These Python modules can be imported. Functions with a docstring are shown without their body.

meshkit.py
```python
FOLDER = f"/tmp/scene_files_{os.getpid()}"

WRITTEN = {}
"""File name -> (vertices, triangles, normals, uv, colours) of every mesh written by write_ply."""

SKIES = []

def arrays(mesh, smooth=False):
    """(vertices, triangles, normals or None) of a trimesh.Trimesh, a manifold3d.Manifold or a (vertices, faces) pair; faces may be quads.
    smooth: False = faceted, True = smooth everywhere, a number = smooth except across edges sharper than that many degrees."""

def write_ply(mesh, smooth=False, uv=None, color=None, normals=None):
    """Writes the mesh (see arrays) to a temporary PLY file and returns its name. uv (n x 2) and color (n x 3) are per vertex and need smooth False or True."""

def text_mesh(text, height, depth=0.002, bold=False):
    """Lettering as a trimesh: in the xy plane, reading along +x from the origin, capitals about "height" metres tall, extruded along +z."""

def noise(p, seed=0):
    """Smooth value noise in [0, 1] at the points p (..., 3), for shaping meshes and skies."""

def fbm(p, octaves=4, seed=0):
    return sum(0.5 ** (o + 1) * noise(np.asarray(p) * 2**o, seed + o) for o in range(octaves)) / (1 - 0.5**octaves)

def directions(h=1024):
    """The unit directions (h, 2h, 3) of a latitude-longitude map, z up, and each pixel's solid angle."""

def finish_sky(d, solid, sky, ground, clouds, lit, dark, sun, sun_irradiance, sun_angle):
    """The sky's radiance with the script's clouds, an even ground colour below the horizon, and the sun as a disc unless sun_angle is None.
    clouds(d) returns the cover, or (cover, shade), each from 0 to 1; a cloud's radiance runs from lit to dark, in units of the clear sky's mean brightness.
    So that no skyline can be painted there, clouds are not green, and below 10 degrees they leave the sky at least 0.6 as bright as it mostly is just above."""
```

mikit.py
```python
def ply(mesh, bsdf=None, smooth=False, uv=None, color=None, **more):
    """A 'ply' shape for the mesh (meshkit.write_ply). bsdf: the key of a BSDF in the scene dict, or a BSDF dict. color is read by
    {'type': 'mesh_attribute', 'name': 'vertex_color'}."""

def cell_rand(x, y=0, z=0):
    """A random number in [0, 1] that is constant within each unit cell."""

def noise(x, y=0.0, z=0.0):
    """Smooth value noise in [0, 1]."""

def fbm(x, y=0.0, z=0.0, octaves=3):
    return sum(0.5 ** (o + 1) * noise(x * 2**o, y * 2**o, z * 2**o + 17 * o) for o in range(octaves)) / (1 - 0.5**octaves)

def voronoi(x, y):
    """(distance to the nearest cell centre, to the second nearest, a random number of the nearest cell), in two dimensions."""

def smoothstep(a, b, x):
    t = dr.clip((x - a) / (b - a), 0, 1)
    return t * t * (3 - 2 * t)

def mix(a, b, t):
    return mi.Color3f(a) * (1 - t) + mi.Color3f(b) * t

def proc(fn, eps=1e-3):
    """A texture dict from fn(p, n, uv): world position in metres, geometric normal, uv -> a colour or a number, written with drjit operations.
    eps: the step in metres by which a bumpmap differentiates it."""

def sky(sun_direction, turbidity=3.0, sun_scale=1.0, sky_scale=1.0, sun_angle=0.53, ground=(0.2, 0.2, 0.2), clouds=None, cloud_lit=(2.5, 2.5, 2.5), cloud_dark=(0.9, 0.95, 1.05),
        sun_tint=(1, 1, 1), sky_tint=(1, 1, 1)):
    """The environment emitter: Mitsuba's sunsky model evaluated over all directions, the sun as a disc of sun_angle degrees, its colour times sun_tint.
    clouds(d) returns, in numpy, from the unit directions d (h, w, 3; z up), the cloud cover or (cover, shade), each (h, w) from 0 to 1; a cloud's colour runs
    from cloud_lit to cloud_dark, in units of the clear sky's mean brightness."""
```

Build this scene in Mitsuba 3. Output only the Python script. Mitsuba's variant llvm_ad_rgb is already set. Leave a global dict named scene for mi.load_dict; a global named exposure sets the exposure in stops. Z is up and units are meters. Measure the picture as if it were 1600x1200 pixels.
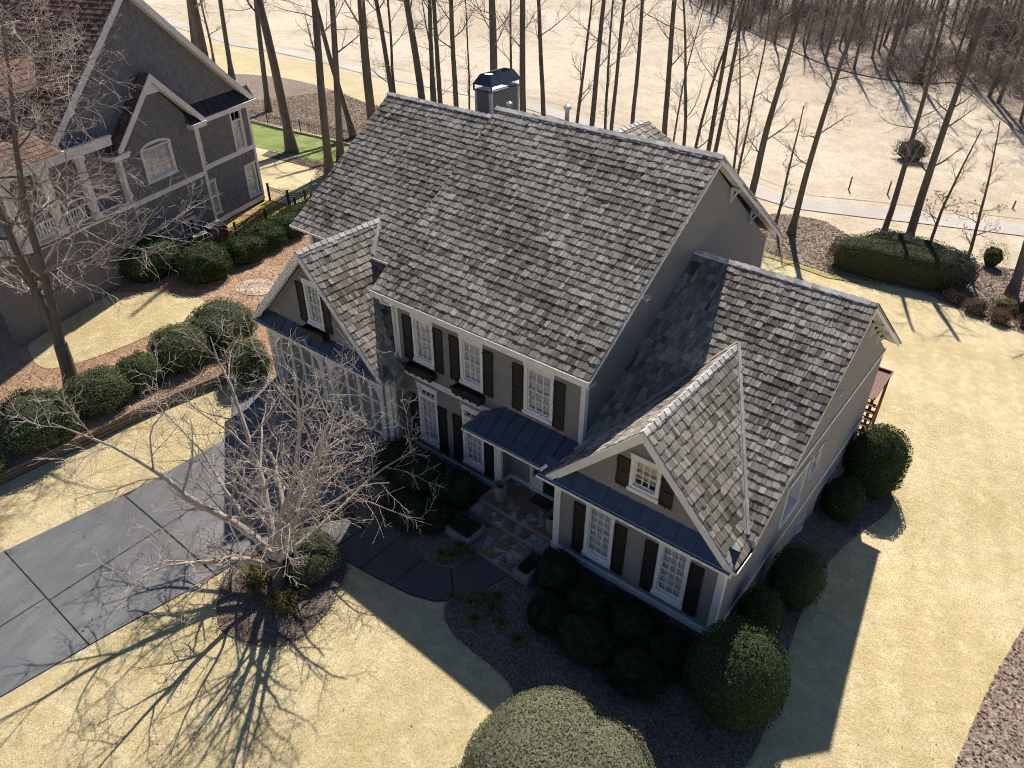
import math, random
import numpy as np, trimesh, mitsuba as mi, drjit as dr, mikit, meshkit
from shapely.geometry import Polygon, box as sbox, Point, LineString
from shapely.ops import unary_union
T4 = mi.ScalarTransform4f
scene, labels = {}, {}

# ---------------------------------------------------------------- camera, sky, exposure
def _cam():
    y, p, r = math.radians(38.611), math.radians(-34.418), math.radians(.183)
    C = np.array([10.246, -16.553, 18.845])
    F = np.array([-math.sin(y) * math.cos(p), math.cos(y) * math.cos(p), math.sin(p)])
    R = np.array([math.cos(y), math.sin(y), 0.0])
    U = np.cross(R, F)
    return C, F, -math.sin(r) * R + math.cos(r) * U
_C, _F, _U = _cam()
scene['camera'] = {'type': 'perspective', 'fov': 68.77, 'fov_axis': 'x', 'near_clip': .5, 'far_clip': 900.0,
                   'to_world': T4().look_at(origin=_C.tolist(), target=(_C + _F).tolist(), up=_U.tolist())}
SUN = (-.44, 1.0, 1.09)
scene['sky_light'] = mikit.sky(SUN, turbidity=3, sky_scale=.43, sky_tint=(.92, 1.0, 1.11), sun_tint=(.97, 1.04, 1.20))
exposure = 2.18
# ---------------------------------------------------------------- helpers
def key_for(name):
    if name not in _used:
        _used[name] = 0
        return name
    _used[name] += 1
    return '%s_%03d' % (name, _used[name])
_used = {}

def thing(name, label, cat, group=None):
    k = key_for(name)
    labels[k] = {'label': label, 'category': cat}
    if group: labels[k]['group'] = group
    return k

def put(key, shape, label=None, cat=None, group=None, kind=None):
    scene[key] = shape
    d = {}
    if label: d['label'] = label
    if cat: d['category'] = cat
    if group: d['group'] = group
    if kind: d['kind'] = kind
    if d: labels[key] = {**labels.get(key, {}), **d}
    return key

def part(parent, name, mesh, mat, smooth=False, label=None, kind=None, uv=None):
    k = key_for(parent + '__' + name)
    return put(k, mikit.ply(mesh, mat, smooth=smooth, **({'uv': uv} if uv is not None else {})), label=label, kind=kind)

def struct(name, mesh, mat, label=None, smooth=False):
    return put(key_for(name), mikit.ply(mesh, mat, smooth=smooth), label=label, kind='structure')

def M(v, f): return trimesh.Trimesh(np.asarray(v, float).reshape(-1, 3), np.asarray(f, int).reshape(-1, 3), process=False)
def cat(ms):
    vs, fs, n = [], [], 0
    for m in ms:
        v, f = (m.vertices, m.faces) if hasattr(m, 'vertices') else m
        vs.append(np.asarray(v)); fs.append(np.asarray(f) + n); n += len(v)
    return M(np.vstack(vs), np.vstack(fs))
BF = np.array([[0, 2, 1], [1, 2, 3], [4, 5, 6], [5, 7, 6], [0, 1, 4], [1, 5, 4], [2, 6, 3], [3, 6, 7], [0, 4, 2], [2, 4, 6], [1, 3, 5], [3, 7, 5]])
def box(x0, x1, y0, y1, z0, z1):
    return M([[x, y, z] for z in (z0, z1) for y in (y0, y1) for x in (x0, x1)], BF)
def hexa(b, t):
    """Eight corners: bottom quad b and top quad t, both counter-clockwise seen from above."""
    v = np.array([b[0], b[1], b[3], b[2], t[0], t[1], t[3], t[2]], float)
    return M(v, BF)
def unit(v):
    v = np.asarray(v, float); return v / np.linalg.norm(v)
def bar(p, q, w, h, up=(0, 0, 1)):
    p, q = np.asarray(p, float), np.asarray(q, float)
    d = unit(q - p); s = np.cross(d, up)
    s = unit(s) if np.linalg.norm(s) > 1e-6 else np.array([1.0, 0, 0])
    u = np.cross(s, d); s, u = s * w / 2, u * h / 2
    return hexa([p - s - u, p + s - u, q + s - u, q - s - u], [p - s + u, p + s + u, q + s + u, q - s + u])
def xp(a, b):
    """Cross product of the last axis."""
    a, b = np.asarray(a, float), np.asarray(b, float)
    return np.stack([a[..., 1] * b[..., 2] - a[..., 2] * b[..., 1], a[..., 2] * b[..., 0] - a[..., 0] * b[..., 2], a[..., 0] * b[..., 1] - a[..., 1] * b[..., 0]], -1)
def tube(P, R, k=6, cap=True):
    P = np.asarray(P, float); n = len(P)
    R = np.broadcast_to(np.asarray(R, float), (n,))
    t = np.empty_like(P); t[1:-1] = P[2:] - P[:-2]; t[0] = P[1] - P[0]; t[-1] = P[-1] - P[-2]
    t /= np.linalg.norm(t, axis=1, keepdims=True) + 1e-12
    ref = np.array([0.31, 0.95, 0.05]) if abs(t[:, 2]).mean() > .5 else np.array([0.05, 0.1, 1.0])
    a = xp(t, ref); a /= np.linalg.norm(a, axis=1, keepdims=True) + 1e-12
    b = xp(t, a)
    an = np.arange(k) * 2 * np.pi / k
    V = P[:, None] + R[:, None, None] * (np.cos(an)[None, :, None] * a[:, None] + np.sin(an)[None, :, None] * b[:, None])
    i, j = np.meshgrid(np.arange(n - 1), np.arange(k), indexing='ij')
    j2 = (j + 1) % k
    q = np.stack([i * k + j, (i + 1) * k + j, (i + 1) * k + j2, i * k + j2], -1).reshape(-1, 4)
    F = np.vstack([q[:, [0, 2, 1]], q[:, [0, 3, 2]]])
    return V.reshape(-1, 3), F
def cyl(p, q, r, k=12, r2=None):
    v, f = tube([p, q], [r, r if r2 is None else r2], k)
    n = len(v)
    v = np.vstack([v, [p], [q]])
    ff = [[n, (j + 1) % k, j] for j in range(k)] + [[n + 1, k + j, k + (j + 1) % k] for j in range(k)]
    m = M(v, np.vstack([f, ff])); m.fix_normals(); return m
def lathe(profile, c, k=20):
    p = np.asarray(profile, float); an = np.arange(k) * 2 * np.pi / k
    V = np.stack([p[:, None, 0] * np.cos(an) + c[0], p[:, None, 0] * np.sin(an) + c[1], p[:, None, 1] + c[2] + 0 * an], -1)
    n = len(p); i, j = np.meshgrid(np.arange(n - 1), np.arange(k), indexing='ij'); j2 = (j + 1) % k
    q = np.stack([i * k + j, i * k + j2, (i + 1) * k + j2, (i + 1) * k + j], -1).reshape(-1, 4)
    return M(V.reshape(-1, 3), np.vstack([q[:, [0, 1, 2]], q[:, [0, 2, 3]]]))
def poly_tri(pg):
    v, f = trimesh.creation.triangulate_polygon(pg, engine='earcut')
    return np.asarray(v), np.asarray(f)
def polys(g):
    if g.is_empty: return []
    return [p for p in getattr(g, 'geoms', [g]) if p.geom_type == 'Polygon' and p.area > 1e-5]
class Fr:
    """A wall's frame: u along the wall, w out of it, z up."""
    def __init__(s, O, A):
        s.O = np.asarray(O, float); s.A = unit([A[0], A[1], 0]); s.N = np.array([s.A[1], -s.A[0], 0])
    def __call__(s, u, w, z):
        u, w, z = np.broadcast_arrays(*[np.asarray(k, float) for k in (u, w, z)])
        return s.O + u[..., None] * s.A + w[..., None] * s.N + z[..., None] * np.array([0, 0, 1.0])
    def box(s, u0, u1, w0, w1, z0, z1):
        v = np.array([[u, w, z] for z in (z0, z1) for w in (w1, w0) for u in (u0, u1)])
        return M(s(v[:, 0], v[:, 1], v[:, 2]), BF)
    def bar(s, a, b, w, h):
        return bar(s(*a), s(*b), w, h)
    def prism(s, pg, w0, w1):
        ms = []
        for p in polys(pg):
            v, f = poly_tri(p)
            n = len(v)
            V = np.vstack([s(v[:, 0], w1, v[:, 1]), s(v[:, 0], w0, v[:, 1])])
            FF = [f, f[:, ::-1] + n]
            m = M(V, np.vstack(FF))
            rings = [p.exterior] + list(p.interiors)
            ms.append(m)
            for r in rings:
                c = np.array(r.coords); k = len(c)
                V = np.vstack([s(c[:, 0], w1, c[:, 1]), s(c[:, 0], w0, c[:, 1])])
                f2 = [[i, k + i, i + 1] for i in range(k - 1)] + [[i + 1, k + i, k + i + 1] for i in range(k - 1)]
                ms.append(M(V, f2))
        return cat(ms)
def siding(fr, pg, h=.125, lap=.016, seed=0):
    """Lapped boards that fill the polygon (u, z) of a wall."""
    x0, z0, x1, z1 = pg.bounds
    vs, fs, n = [], [], 0
    for i in range(int(math.ceil((z1 - z0) / h))):
        a = z0 + i * h
        for p in polys(pg.intersection(sbox(x0 - 1, a, x1 + 1, a + h))):
            v, f = poly_tri(p)
            vs.append(fr(v[:, 0], lap * (1 - (v[:, 1] - a) / h), v[:, 1])); fs.append(f + n); n += len(v)
            c = np.array(p.exterior.coords)
            for b, e in zip(c[:-1], c[1:]):
                if abs(b[1] - a) < 1e-6 and abs(e[1] - a) < 1e-6:
                    vs.append(fr([b[0], e[0], e[0], b[0]], [lap, lap, 0, 0], [a, a, a, a]))
                    fs.append(np.array([[0, 2, 1], [0, 3, 2]]) + n); n += 4
    return M(np.vstack(vs), np.vstack(fs))

# ---------------------------------------------------------------- materials
nz, fb, mix, sst = mikit.noise, mikit.fbm, mikit.mix, mikit.smoothstep
def bsdf(name, color, rough=.8, bump=None, bs=.01, eps=2e-3, **kw):
    c = mikit.proc(color) if callable(color) else {'type': 'rgb', 'value': list(color)}
    d = {'type': 'principled', 'base_color': c, 'roughness': rough, **kw}
    if bump is not None: d = {'type': 'bumpmap', 'arbitrary': mikit.proc(bump, eps=eps), 'scale': bs, 'bsdf': d}
    scene[name] = {'type': 'twosided', 'bsdf': d}
    return name
PAL = {}
for _n, _r, _t in (('mat_leaf_gloss', .3, .45), ('mat_leaf', .6, .5)):
    scene[_n] = {'type': 'principledthin', 'base_color': {'type': 'mesh_attribute', 'name': 'vertex_color'}, 'roughness': _r, 'diff_trans': _t, 'eta': 1.4}
def leafmat(name, dark, light, rough=.45, trans=.5): PAL[name] = (np.array(dark), np.array(light), 'mat_leaf_gloss' if rough < .42 else 'mat_leaf')
def leafply(mesh, name, tn, rep=4):
    """A mesh of leaves; each leaf's tone tn from 0 to 1 picks its own colour between the palette's two."""
    d, l, m = PAL[name]; tn = np.repeat(np.asarray(tn, float), rep)[:, None]
    return mikit.ply(mesh, m, smooth=False, color=d * (1 - tn) + l * tn)
def _lawn(p, n, uv):
    a = fb(p.x * .35, p.y * .35, 1.3); b = fb(p.x * 3.1, p.y * 3.1, 7.7); c = nz(p.x * 23, p.y * 23, 3); d = nz(p.x * 60, p.y * 55, 5)
    st = .5 + .5 * dr.sin((p.x * .96 + p.y * .26) * 5.2 + nz(p.x * .3, p.y * .3, 5) * 3)
    base = mix((.49, .415, .225), (.61, .535, .335), sst(.3, .7, a * .55 + b * .45))
    base = mix(base, (.65, .59, .41), sst(.55, .85, b) * .5)
    return base * (.76 + .22 * c + .15 * d + .07 * st)
bsdf('mat_lawn', _lawn, .95, lambda p, n, uv: fb(p.x * 9, p.y * 9, 2, 4), .02)
def _fair(p, n, uv):  # dormant grass, paled further: distant glare is mixed into the colour
    a = fb(p.x * .07, p.y * .07, 4.2); b = fb(p.x * .8 + p.y * .3, p.y * .8, 9.1); c = nz(p.x * 6, p.y * 6, 1)
    base = mix((.49, .42, .315), (.63, .565, .455), sst(.3, .7, a * .6 + b * .4))
    return base * (.82 + .3 * c)
bsdf('mat_fairway', _fair, .95)
def _ground(p, n, uv):
    return mix(_lawn(p, n, uv), _fair(p, n, uv), sst(30., 50., p.y + .15 * p.x))
bsdf('mat_ground', _ground, .95, lambda p, n, uv: fb(p.x * 9, p.y * 9, 2, 4), .02)
bsdf('mat_verge', lambda p, n, uv: mix((.30, .27, .09), (.40, .36, .12), fb(p.x * 1.2, p.y * 1.2, 4)) * (.6 + .8 * nz(p.x * 17, p.y * 17, 2)), .95)
bsdf('mat_woodfloor', lambda p, n, uv: mix((.20, .155, .13), (.46, .375, .32), fb(p.x * .9, p.y * .9, 2, 4)) * (.7 + .6 * nz(p.x * 5, p.y * 5, 1)), .95)
bsdf('mat_unit', (.07, .07, .075), .5)
bsdf('mat_pale', lambda p, n, uv: mix((.34, .26, .19), (.56, .47, .37), fb(p.x * 3, p.y * 3, 2)) * (.6 + .8 * nz(p.x * 17, p.y * 17)), .95)
bsdf('mat_green', lambda p, n, uv: mix((.10, .16, .03), (.28, .34, .10), fb(p.x * 1.2, p.y * 1.2, 4)) * (.6 + .8 * nz(p.x * 17, p.y * 17, 2)), .95)
bsdf('mat_moss', lambda p, n, uv: mix((.42, .25, .11), (.36, .31, .07), sst(.35, .65, fb(p.x * .8, p.y * .8, 4))) * (.6 + .8 * nz(p.x * 13, p.y * 13, 2)), .95)
def _litter(p, n, uv):
    c1, c2, c3 = mikit.voronoi(p.x * 9, p.y * 9)
    b = fb(p.x * .5, p.y * .5, 3)
    return mix((.10, .078, .064), (.35, .285, .235), c3 * .75 + .25 * b) * (.75 + .5 * sst(.0, .25, c2 - c1))
bsdf('mat_litter', _litter, .9, lambda p, n, uv: mikit.voronoi(p.x * 9, p.y * 9)[0], .03)
def _straw(p, n, uv):
    b = fb(p.x * .6, p.y * .6, 8); c = nz(p.x * 40 + p.y * 9, p.y * 8, 2); d = nz(p.x * 9, p.y * 42 - p.x * 7, 4)
    return mix((.30, .185, .115), (.50, .35, .235), b) * (.5 + .5 * c + .5 * d)
bsdf('mat_straw', _straw, .95, lambda p, n, uv: nz(p.x * 40, p.y * 9, 2) + nz(p.x * 9, p.y * 40, 5), .02)
def _mulch(p, n, uv):
    c1, c2, c3 = mikit.voronoi(p.x * 21 + nz(p.x * 9, p.y * 9) * 2, p.y * 21)
    return mix((.085, .066, .056), (.285, .235, .195), c3) * (.7 + .5 * fb(p.x * 1.5, p.y * 1.5, 1))
bsdf('mat_mulch', _mulch, .95, lambda p, n, uv: mikit.voronoi(p.x * 21, p.y * 21)[0], .025)
def _drive(p, n, uv):
    a = fb(p.x * .5, p.y * .5, 2.1, 4); b = nz(p.x * 45, p.y * 45, 3); c = fb(p.x * 4 + p.y, p.y * 1.2, 6)
    return mix((.115, .125, .142), (.195, .206, .222), sst(.25, .75, a * .7 + c * .3)) * (.85 + .3 * b)
bsdf('mat_drive', _drive, .55, lambda p, n, uv: nz(p.x * 90, p.y * 90, 3), .002)
bsdf('mat_walk_shaded', lambda p, n, uv: _drive(p, n, uv) * .42, .6)  # driveway colour cut down: the shade over the walk is painted in
bsdf('mat_path', lambda p, n, uv: mix((.42, .40, .37), (.58, .55, .51), fb(p.x * .3, p.y * .3, 2)) * (.9 + .2 * nz(p.x * 9, p.y * 9)), .9)
def _shake(lo, hi):
    def fn(p, n, uv):
        g = nz(uv.y * 90, p.z * 2.5, 3); g2 = nz(uv.y * 31, p.z * 5.0, 9)
        return mix(lo, hi, uv.x) * (.55 + .5 * g + .36 * g2)
    return fn
bsdf('mat_shake', _shake((.085, .074, .060), (.43, .405, .36)), .75, lambda p, n, uv: nz(uv.y * 90, p.z * 2.5, 3), .004, specular=.4)
bsdf('mat_shake_red', _shake((.075, .038, .031), (.27, .155, .118)), .85)
bsdf('mat_cap', _shake((.50, .48, .45), (.78, .76, .73)), .85)  # lighter than the shakes: sun on the upward caps is painted into the wood
bsdf('mat_cap_red', _shake((.40, .24, .18), (.58, .38, .30)), .85)
bsdf('mat_deckwood', (.06, .05, .045), .9)
bsdf('mat_siding', lambda p, n, uv: mix((.185, .183, .175), (.215, .212, .203), fb(p.x * 1.5, p.y * 1.5, p.z * 6)), .6)
bsdf('mat_stucco', lambda p, n, uv: mix((.21, .206, .195), (.25, .245, .232), fb(p.x * 2, p.y * 2, p.z * 2)), .85)
def _nbr(p, n, uv):
    return mix((.14, .137, .145), (.20, .196, .206), uv.x) * (.85 + .3 * nz(uv.y * 60, p.z * 4, 2))
bsdf('mat_nbr', _nbr, .8)
bsdf('mat_nbrflat', lambda p, n, uv: mix((.14, .137, .145), (.19, .187, .196), fb(p.x * 2, p.y * 2, p.z * 5)), .8)
bsdf('mat_white', lambda p, n, uv: mix((.66, .645, .62), (.76, .75, .73), fb(p.x * 3, p.y * 3, p.z * 3)), .5)
bsdf('mat_shutter', (.013, .0115, .011), .6)
bsdf('mat_black', (.012, .012, .013), .5)
bsdf('mat_iron', (.015, .015, .016), .5)
bsdf('mat_seam', lambda p, n, uv: mix((.055, .072, .105), (.09, .112, .16), fb(p.x * 1.7, p.y * 5, p.z * 3)), .42, metallic=.5)  # dark metal; the blue reflected from the sky is painted into its base
bsdf('mat_flash', lambda p, n, uv: mix((.38, .32, .28), (.66, .63, .60), fb(p.x * 3, p.y * 3, p.z * 3)), .45, metallic=.5)
bsdf('mat_galv', (.42, .43, .44), .45, metallic=.6)
bsdf('mat_cream', (.62, .59, .53), .8)
bsdf('mat_curtain', (.56, .56, .54), .9)
bsdf('mat_blind', (.55, .56, .56), .6)
bsdf('mat_woodblind', (.58, .44, .27), .6)  # wood slats; their yellow is light from behind, put into the colour
bsdf('mat_dark', (.02, .02, .022), .8)
bsdf('mat_clay', lambda p, n, uv: mix((.16, .15, .13), (.26, .24, .21), fb(p.x * 5, p.y * 5, p.z * 2)), .8)
bsdf('mat_redwood', lambda p, n, uv: mix((.10, .028, .02), (.16, .05, .035), fb(p.x * 4, p.y * 4, p.z * 4)), .6)
bsdf('mat_timber', lambda p, n, uv: mix((.10, .08, .06), (.23, .185, .145), fb(p.x * 3, p.y * 1.2, p.z * 20)), .9)
for _i, (_a, _b) in enumerate([((.20, .115, .06), (.30, .18, .10)), ((.22, .21, .19), (.34, .33, .30)), ((.13, .10, .085), (.22, .17, .14)), ((.30, .29, .26), (.44, .42, .38))]):
    bsdf('mat_stone_%d' % _i, (lambda a, b: lambda p, n, uv: mix(a, b, fb(p.x * 4, p.y * 4, p.z * 4)))(_a, _b), .8, lambda p, n, uv: fb(p.x * 12, p.y * 12, p.z * 12), .01)
bsdf('mat_mortar', (.26, .25, .22), .95)
bsdf('mat_stonewall', lambda p, n, uv: mix((.12, .10, .085), (.33, .29, .25), mikit.voronoi((p.x + p.y) * 3.2, p.z * 5)[2]) * sst(.0, .12, mikit.voronoi((p.x + p.y) * 3.2, p.z * 5)[1] - mikit.voronoi((p.x + p.y) * 3.2, p.z * 5)[0]), .9)
def _bark(lo, hi):
    return lambda p, n, uv: mix(lo, hi, fb(p.x * 14, p.y * 14, p.z * 2.2)) * (.8 + .4 * fb(p.x * 2, p.y * 2, p.z * .6))
bsdf('mat_bark', _bark((.075, .062, .052), (.21, .18, .155)), .95, lambda p, n, uv: fb(p.x * 18, p.y * 18, p.z * 3), .03)
bsdf('mat_bark_pale', _bark((.26, .225, .185), (.52, .47, .41)), .9)
bsdf('mat_twig', lambda p, n, uv: mix((.36, .305, .27), (.56, .50, .455), nz(p.x * 2, p.y * 2, p.z * 2)), .9)
bsdf('mat_twig_grey', lambda p, n, uv: mix((.22, .19, .165), (.38, .345, .31), nz(p.x * 2, p.y * 2, p.z * 2)), .9)
scene['mat_glass'] = {'type': 'thindielectric', 'int_ior': 1.5}
leafmat('leaf_holly', (.022, .042, .015), (.10, .15, .055), .3, .35)
leafmat('leaf_holly_light', (.035, .06, .022), (.30, .34, .17), .3, .5)
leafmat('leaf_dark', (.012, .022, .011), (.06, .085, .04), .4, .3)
leafmat('leaf_box', (.055, .07, .042), (.32, .335, .215), .5, .5)
leafmat('leaf_brown', (.10, .05, .035), (.34, .22, .15), .7, .6)
leafmat('leaf_purple', (.07, .035, .045), (.17, .10, .10), .6, .5)
leafmat('leaf_brightgreen', (.10, .15, .02), (.32, .38, .07), .5, .8)
leafmat('leaf_hedge', (.045, .045, .018), (.15, .135, .06), .5, .4)
leafmat('leaf_grey', (.03, .04, .032), (.17, .20, .175), .35, .4)
leafmat('blade_tan', (.50, .42, .23), (.66, .585, .37), .8, .6)
leafmat('blade_olive', (.07, .085, .025), (.34, .27, .11), .6, .6)
leafmat('chip', (.10, .078, .064), (.38, .32, .275), .8, .1)
leafmat('litter_leaf', (.13, .095, .07), (.48, .40, .325), .7, .4)
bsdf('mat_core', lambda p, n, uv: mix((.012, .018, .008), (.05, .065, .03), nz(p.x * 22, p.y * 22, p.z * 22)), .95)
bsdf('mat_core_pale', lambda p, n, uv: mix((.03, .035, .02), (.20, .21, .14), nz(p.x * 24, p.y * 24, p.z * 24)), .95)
TERR = np.array([  # x, y, ground height: the lie of the land
 (-6,-8,-.9),(0,-7,-1.0),(-3,-3,-.95),(-8,-3,-.75),(3,-6,-1.1),(6,-4,-1.3),(9.5,-1,-1.6),(8.5,8,-3.0),(9,14,-3.5),(-2,-14,-1.15),(4,-13,-1.3),(10,-12,-1.7),
 (18,-6,-2.2),(20,8,-3.3),(20,20,-4),(-12,-4,-.55),(-12,-10,-.65),(-20,-12,-.7),(-17,-2,-.45),(-12,-16,-.9),(-22,-18,-.9),(-30,-14,-.5),
 (-17,4,-.35),(-20,2,-.1),(-26,-6,.1),(-30,2,.25),(-26,6,.1),(-33,11,.3),(-38,0,.4),(-40,-10,.3),(-45,10,.3),
 (-12,16,-3),(0,18,-3.6),(-20,14,-1.6),(-27,20,-1.6),(-36,22,-1.2),(-45,25,-1.2),(-20,26,-3.4),(0,28,-4.1),(12,28,-4.3),(25,30,-4.6),
 (-45,40,-2.6),(-25,40,-3.8),(0,42,-4.6),(30,45,-4.8),(-60,60,-3.5),(-20,62,-4.8),(15,60,-5),(40,60,-5),
 (-90,90,-4),(-40,95,-4.5),(0,90,-5),(50,90,-4.6),(-150,150,-4),(-90,170,-4),(-40,140,-4),(0,130,-2),(30,120,-1.5),(70,130,-1),(-120,60,-3),(100,80,-4),(80,30,-4),(40,10,-3.6),
 (60,-30,-3),(0,-50,-2),(-40,-50,-.5),(-90,-20,0),(-80,20,-.3),(-70,220,-3),(40,220,2),(-200,220,-4),(-250,100,-3),(200,200,0),(200,0,-3),(0,-200,-2),(-200,-100,0),(200,-200,-2)],float)
def _tps(P):
    n=len(P);d=np.linalg.norm(P[:,None,:2]-P[None,:,:2],axis=2)
    K=np.where(d>0,d*d*np.log(d+1e-12),0)*1.0+np.eye(n)*8.0
    A=np.zeros((n+3,n+3));A[:n,:n]=K;A[:n,n]=1;A[:n,n+1:]=P[:,:2];A[n:,:n]=A[:n,n:].T
    return np.linalg.solve(A,np.r_[P[:,2],0,0,0])
_TW=_tps(TERR)
def ground(x,y):
    """Height of the land at x, y."""
    x=np.asarray(x,float);y=np.asarray(y,float);sh=np.broadcast(x,y).shape
    X=np.broadcast_to(x,sh).ravel();Y=np.broadcast_to(y,sh).ravel();out=np.empty(len(X))
    for i in range(0,len(X),20000):
        d=np.sqrt((X[i:i+20000,None]-TERR[:,0])**2+(Y[i:i+20000,None]-TERR[:,1])**2)
        out[i:i+20000]=(d*d*np.log(d+1e-12))@_TW[:-3]+_TW[-3]+X[i:i+20000]*_TW[-2]+Y[i:i+20000]*_TW[-1]
    return out.reshape(sh)
# ---------------------------------------------------------------- the setting
def grid_sheet(pg, step, off, hfn=None):
    """A sheet over the polygon that follows the ground, off metres above it; its grid lies on multiples of step."""
    x0, y0, x1, y1 = pg.bounds
    ix = np.arange(math.floor(x0 / step), math.ceil(x1 / step) + 1); iy = np.arange(math.floor(y0 / step), math.ceil(y1 / step) + 1)
    X, Y = np.meshgrid(ix * step, iy * step, indexing='ij')
    import shapely
    shapely.prepare(pg)
    cells = shapely.box(X[:-1, :-1].ravel(), Y[:-1, :-1].ravel(), X[1:, 1:].ravel(), Y[1:, 1:].ravel())
    ins = shapely.contains(pg, cells); hit = shapely.intersects(pg, cells) & ~ins
    nx, ny = X.shape
    I, J = np.divmod(np.nonzero(ins)[0], ny - 1)
    a, b, c, d = I * ny + J, (I + 1) * ny + J, (I + 1) * ny + J + 1, I * ny + J + 1
    F = np.vstack([np.stack([a, b, c], 1), np.stack([a, c, d], 1)]) if len(I) else np.zeros((0, 3), int)
    V = [np.stack([X.ravel(), Y.ravel()], 1)]; n = X.size; FF = [F]
    for k in np.nonzero(hit)[0]:
        for p in polys(pg.intersection(cells[k])):
            v, f = poly_tri(p)
            e = v[f[:, 1]] - v[f[:, 0]]; g = v[f[:, 2]] - v[f[:, 0]]
            f[(e[:, 0] * g[:, 1] - e[:, 1] * g[:, 0]) < 0] = f[(e[:, 0] * g[:, 1] - e[:, 1] * g[:, 0]) < 0][:, ::-1]
            V.append(v); FF.append(f + n); n += len(v)
    V = np.vstack(V); F = np.vstack(FF)
    u, inv = np.unique(F, return_inverse=True)
    V = V[u]; F = inv.reshape(F.shape)
    z = ground(V[:, 0], V[:, 1]) + off
    if hfn is not None: z = z + hfn(V[:, 0], V[:, 1])
    return M(np.c_[V, z], F)

HOUSE_FOOT = Polygon([(-16, -.8), (-8.4, -.8), (-8.4, .2), (0, .2), (0, -1.15), (5.8, -1.15), (5.8, 13.3), (-16, 13.3)])
def smooth(pg, n=3):
    """Corner cutting, for the soft outlines of beds."""
    c = np.array(pg.exterior.coords)[:-1]
    for _ in range(n): d = np.roll(c, -1, 0); c = np.stack([c * .75 + d * .25, c * .25 + d * .75], 1).reshape(-1, 2)
    return Polygon(c)
def bank(x, y): return .46 * np.clip((23.5 + x) / 5.2, 0, 1) * np.clip((-17.2 - x) / .8, 0, 1) * np.clip((y + 15) / 2, 0, 1) * np.clip((.8 - y) / 2, 0, 1)
near = sbox(-60, -30, 40, 60)
_sheets = [grid_sheet(near, 1.0, 0.0), grid_sheet(sbox(-260, -100, 240, 260).difference(near), 10.0, 0.0)]
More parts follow.
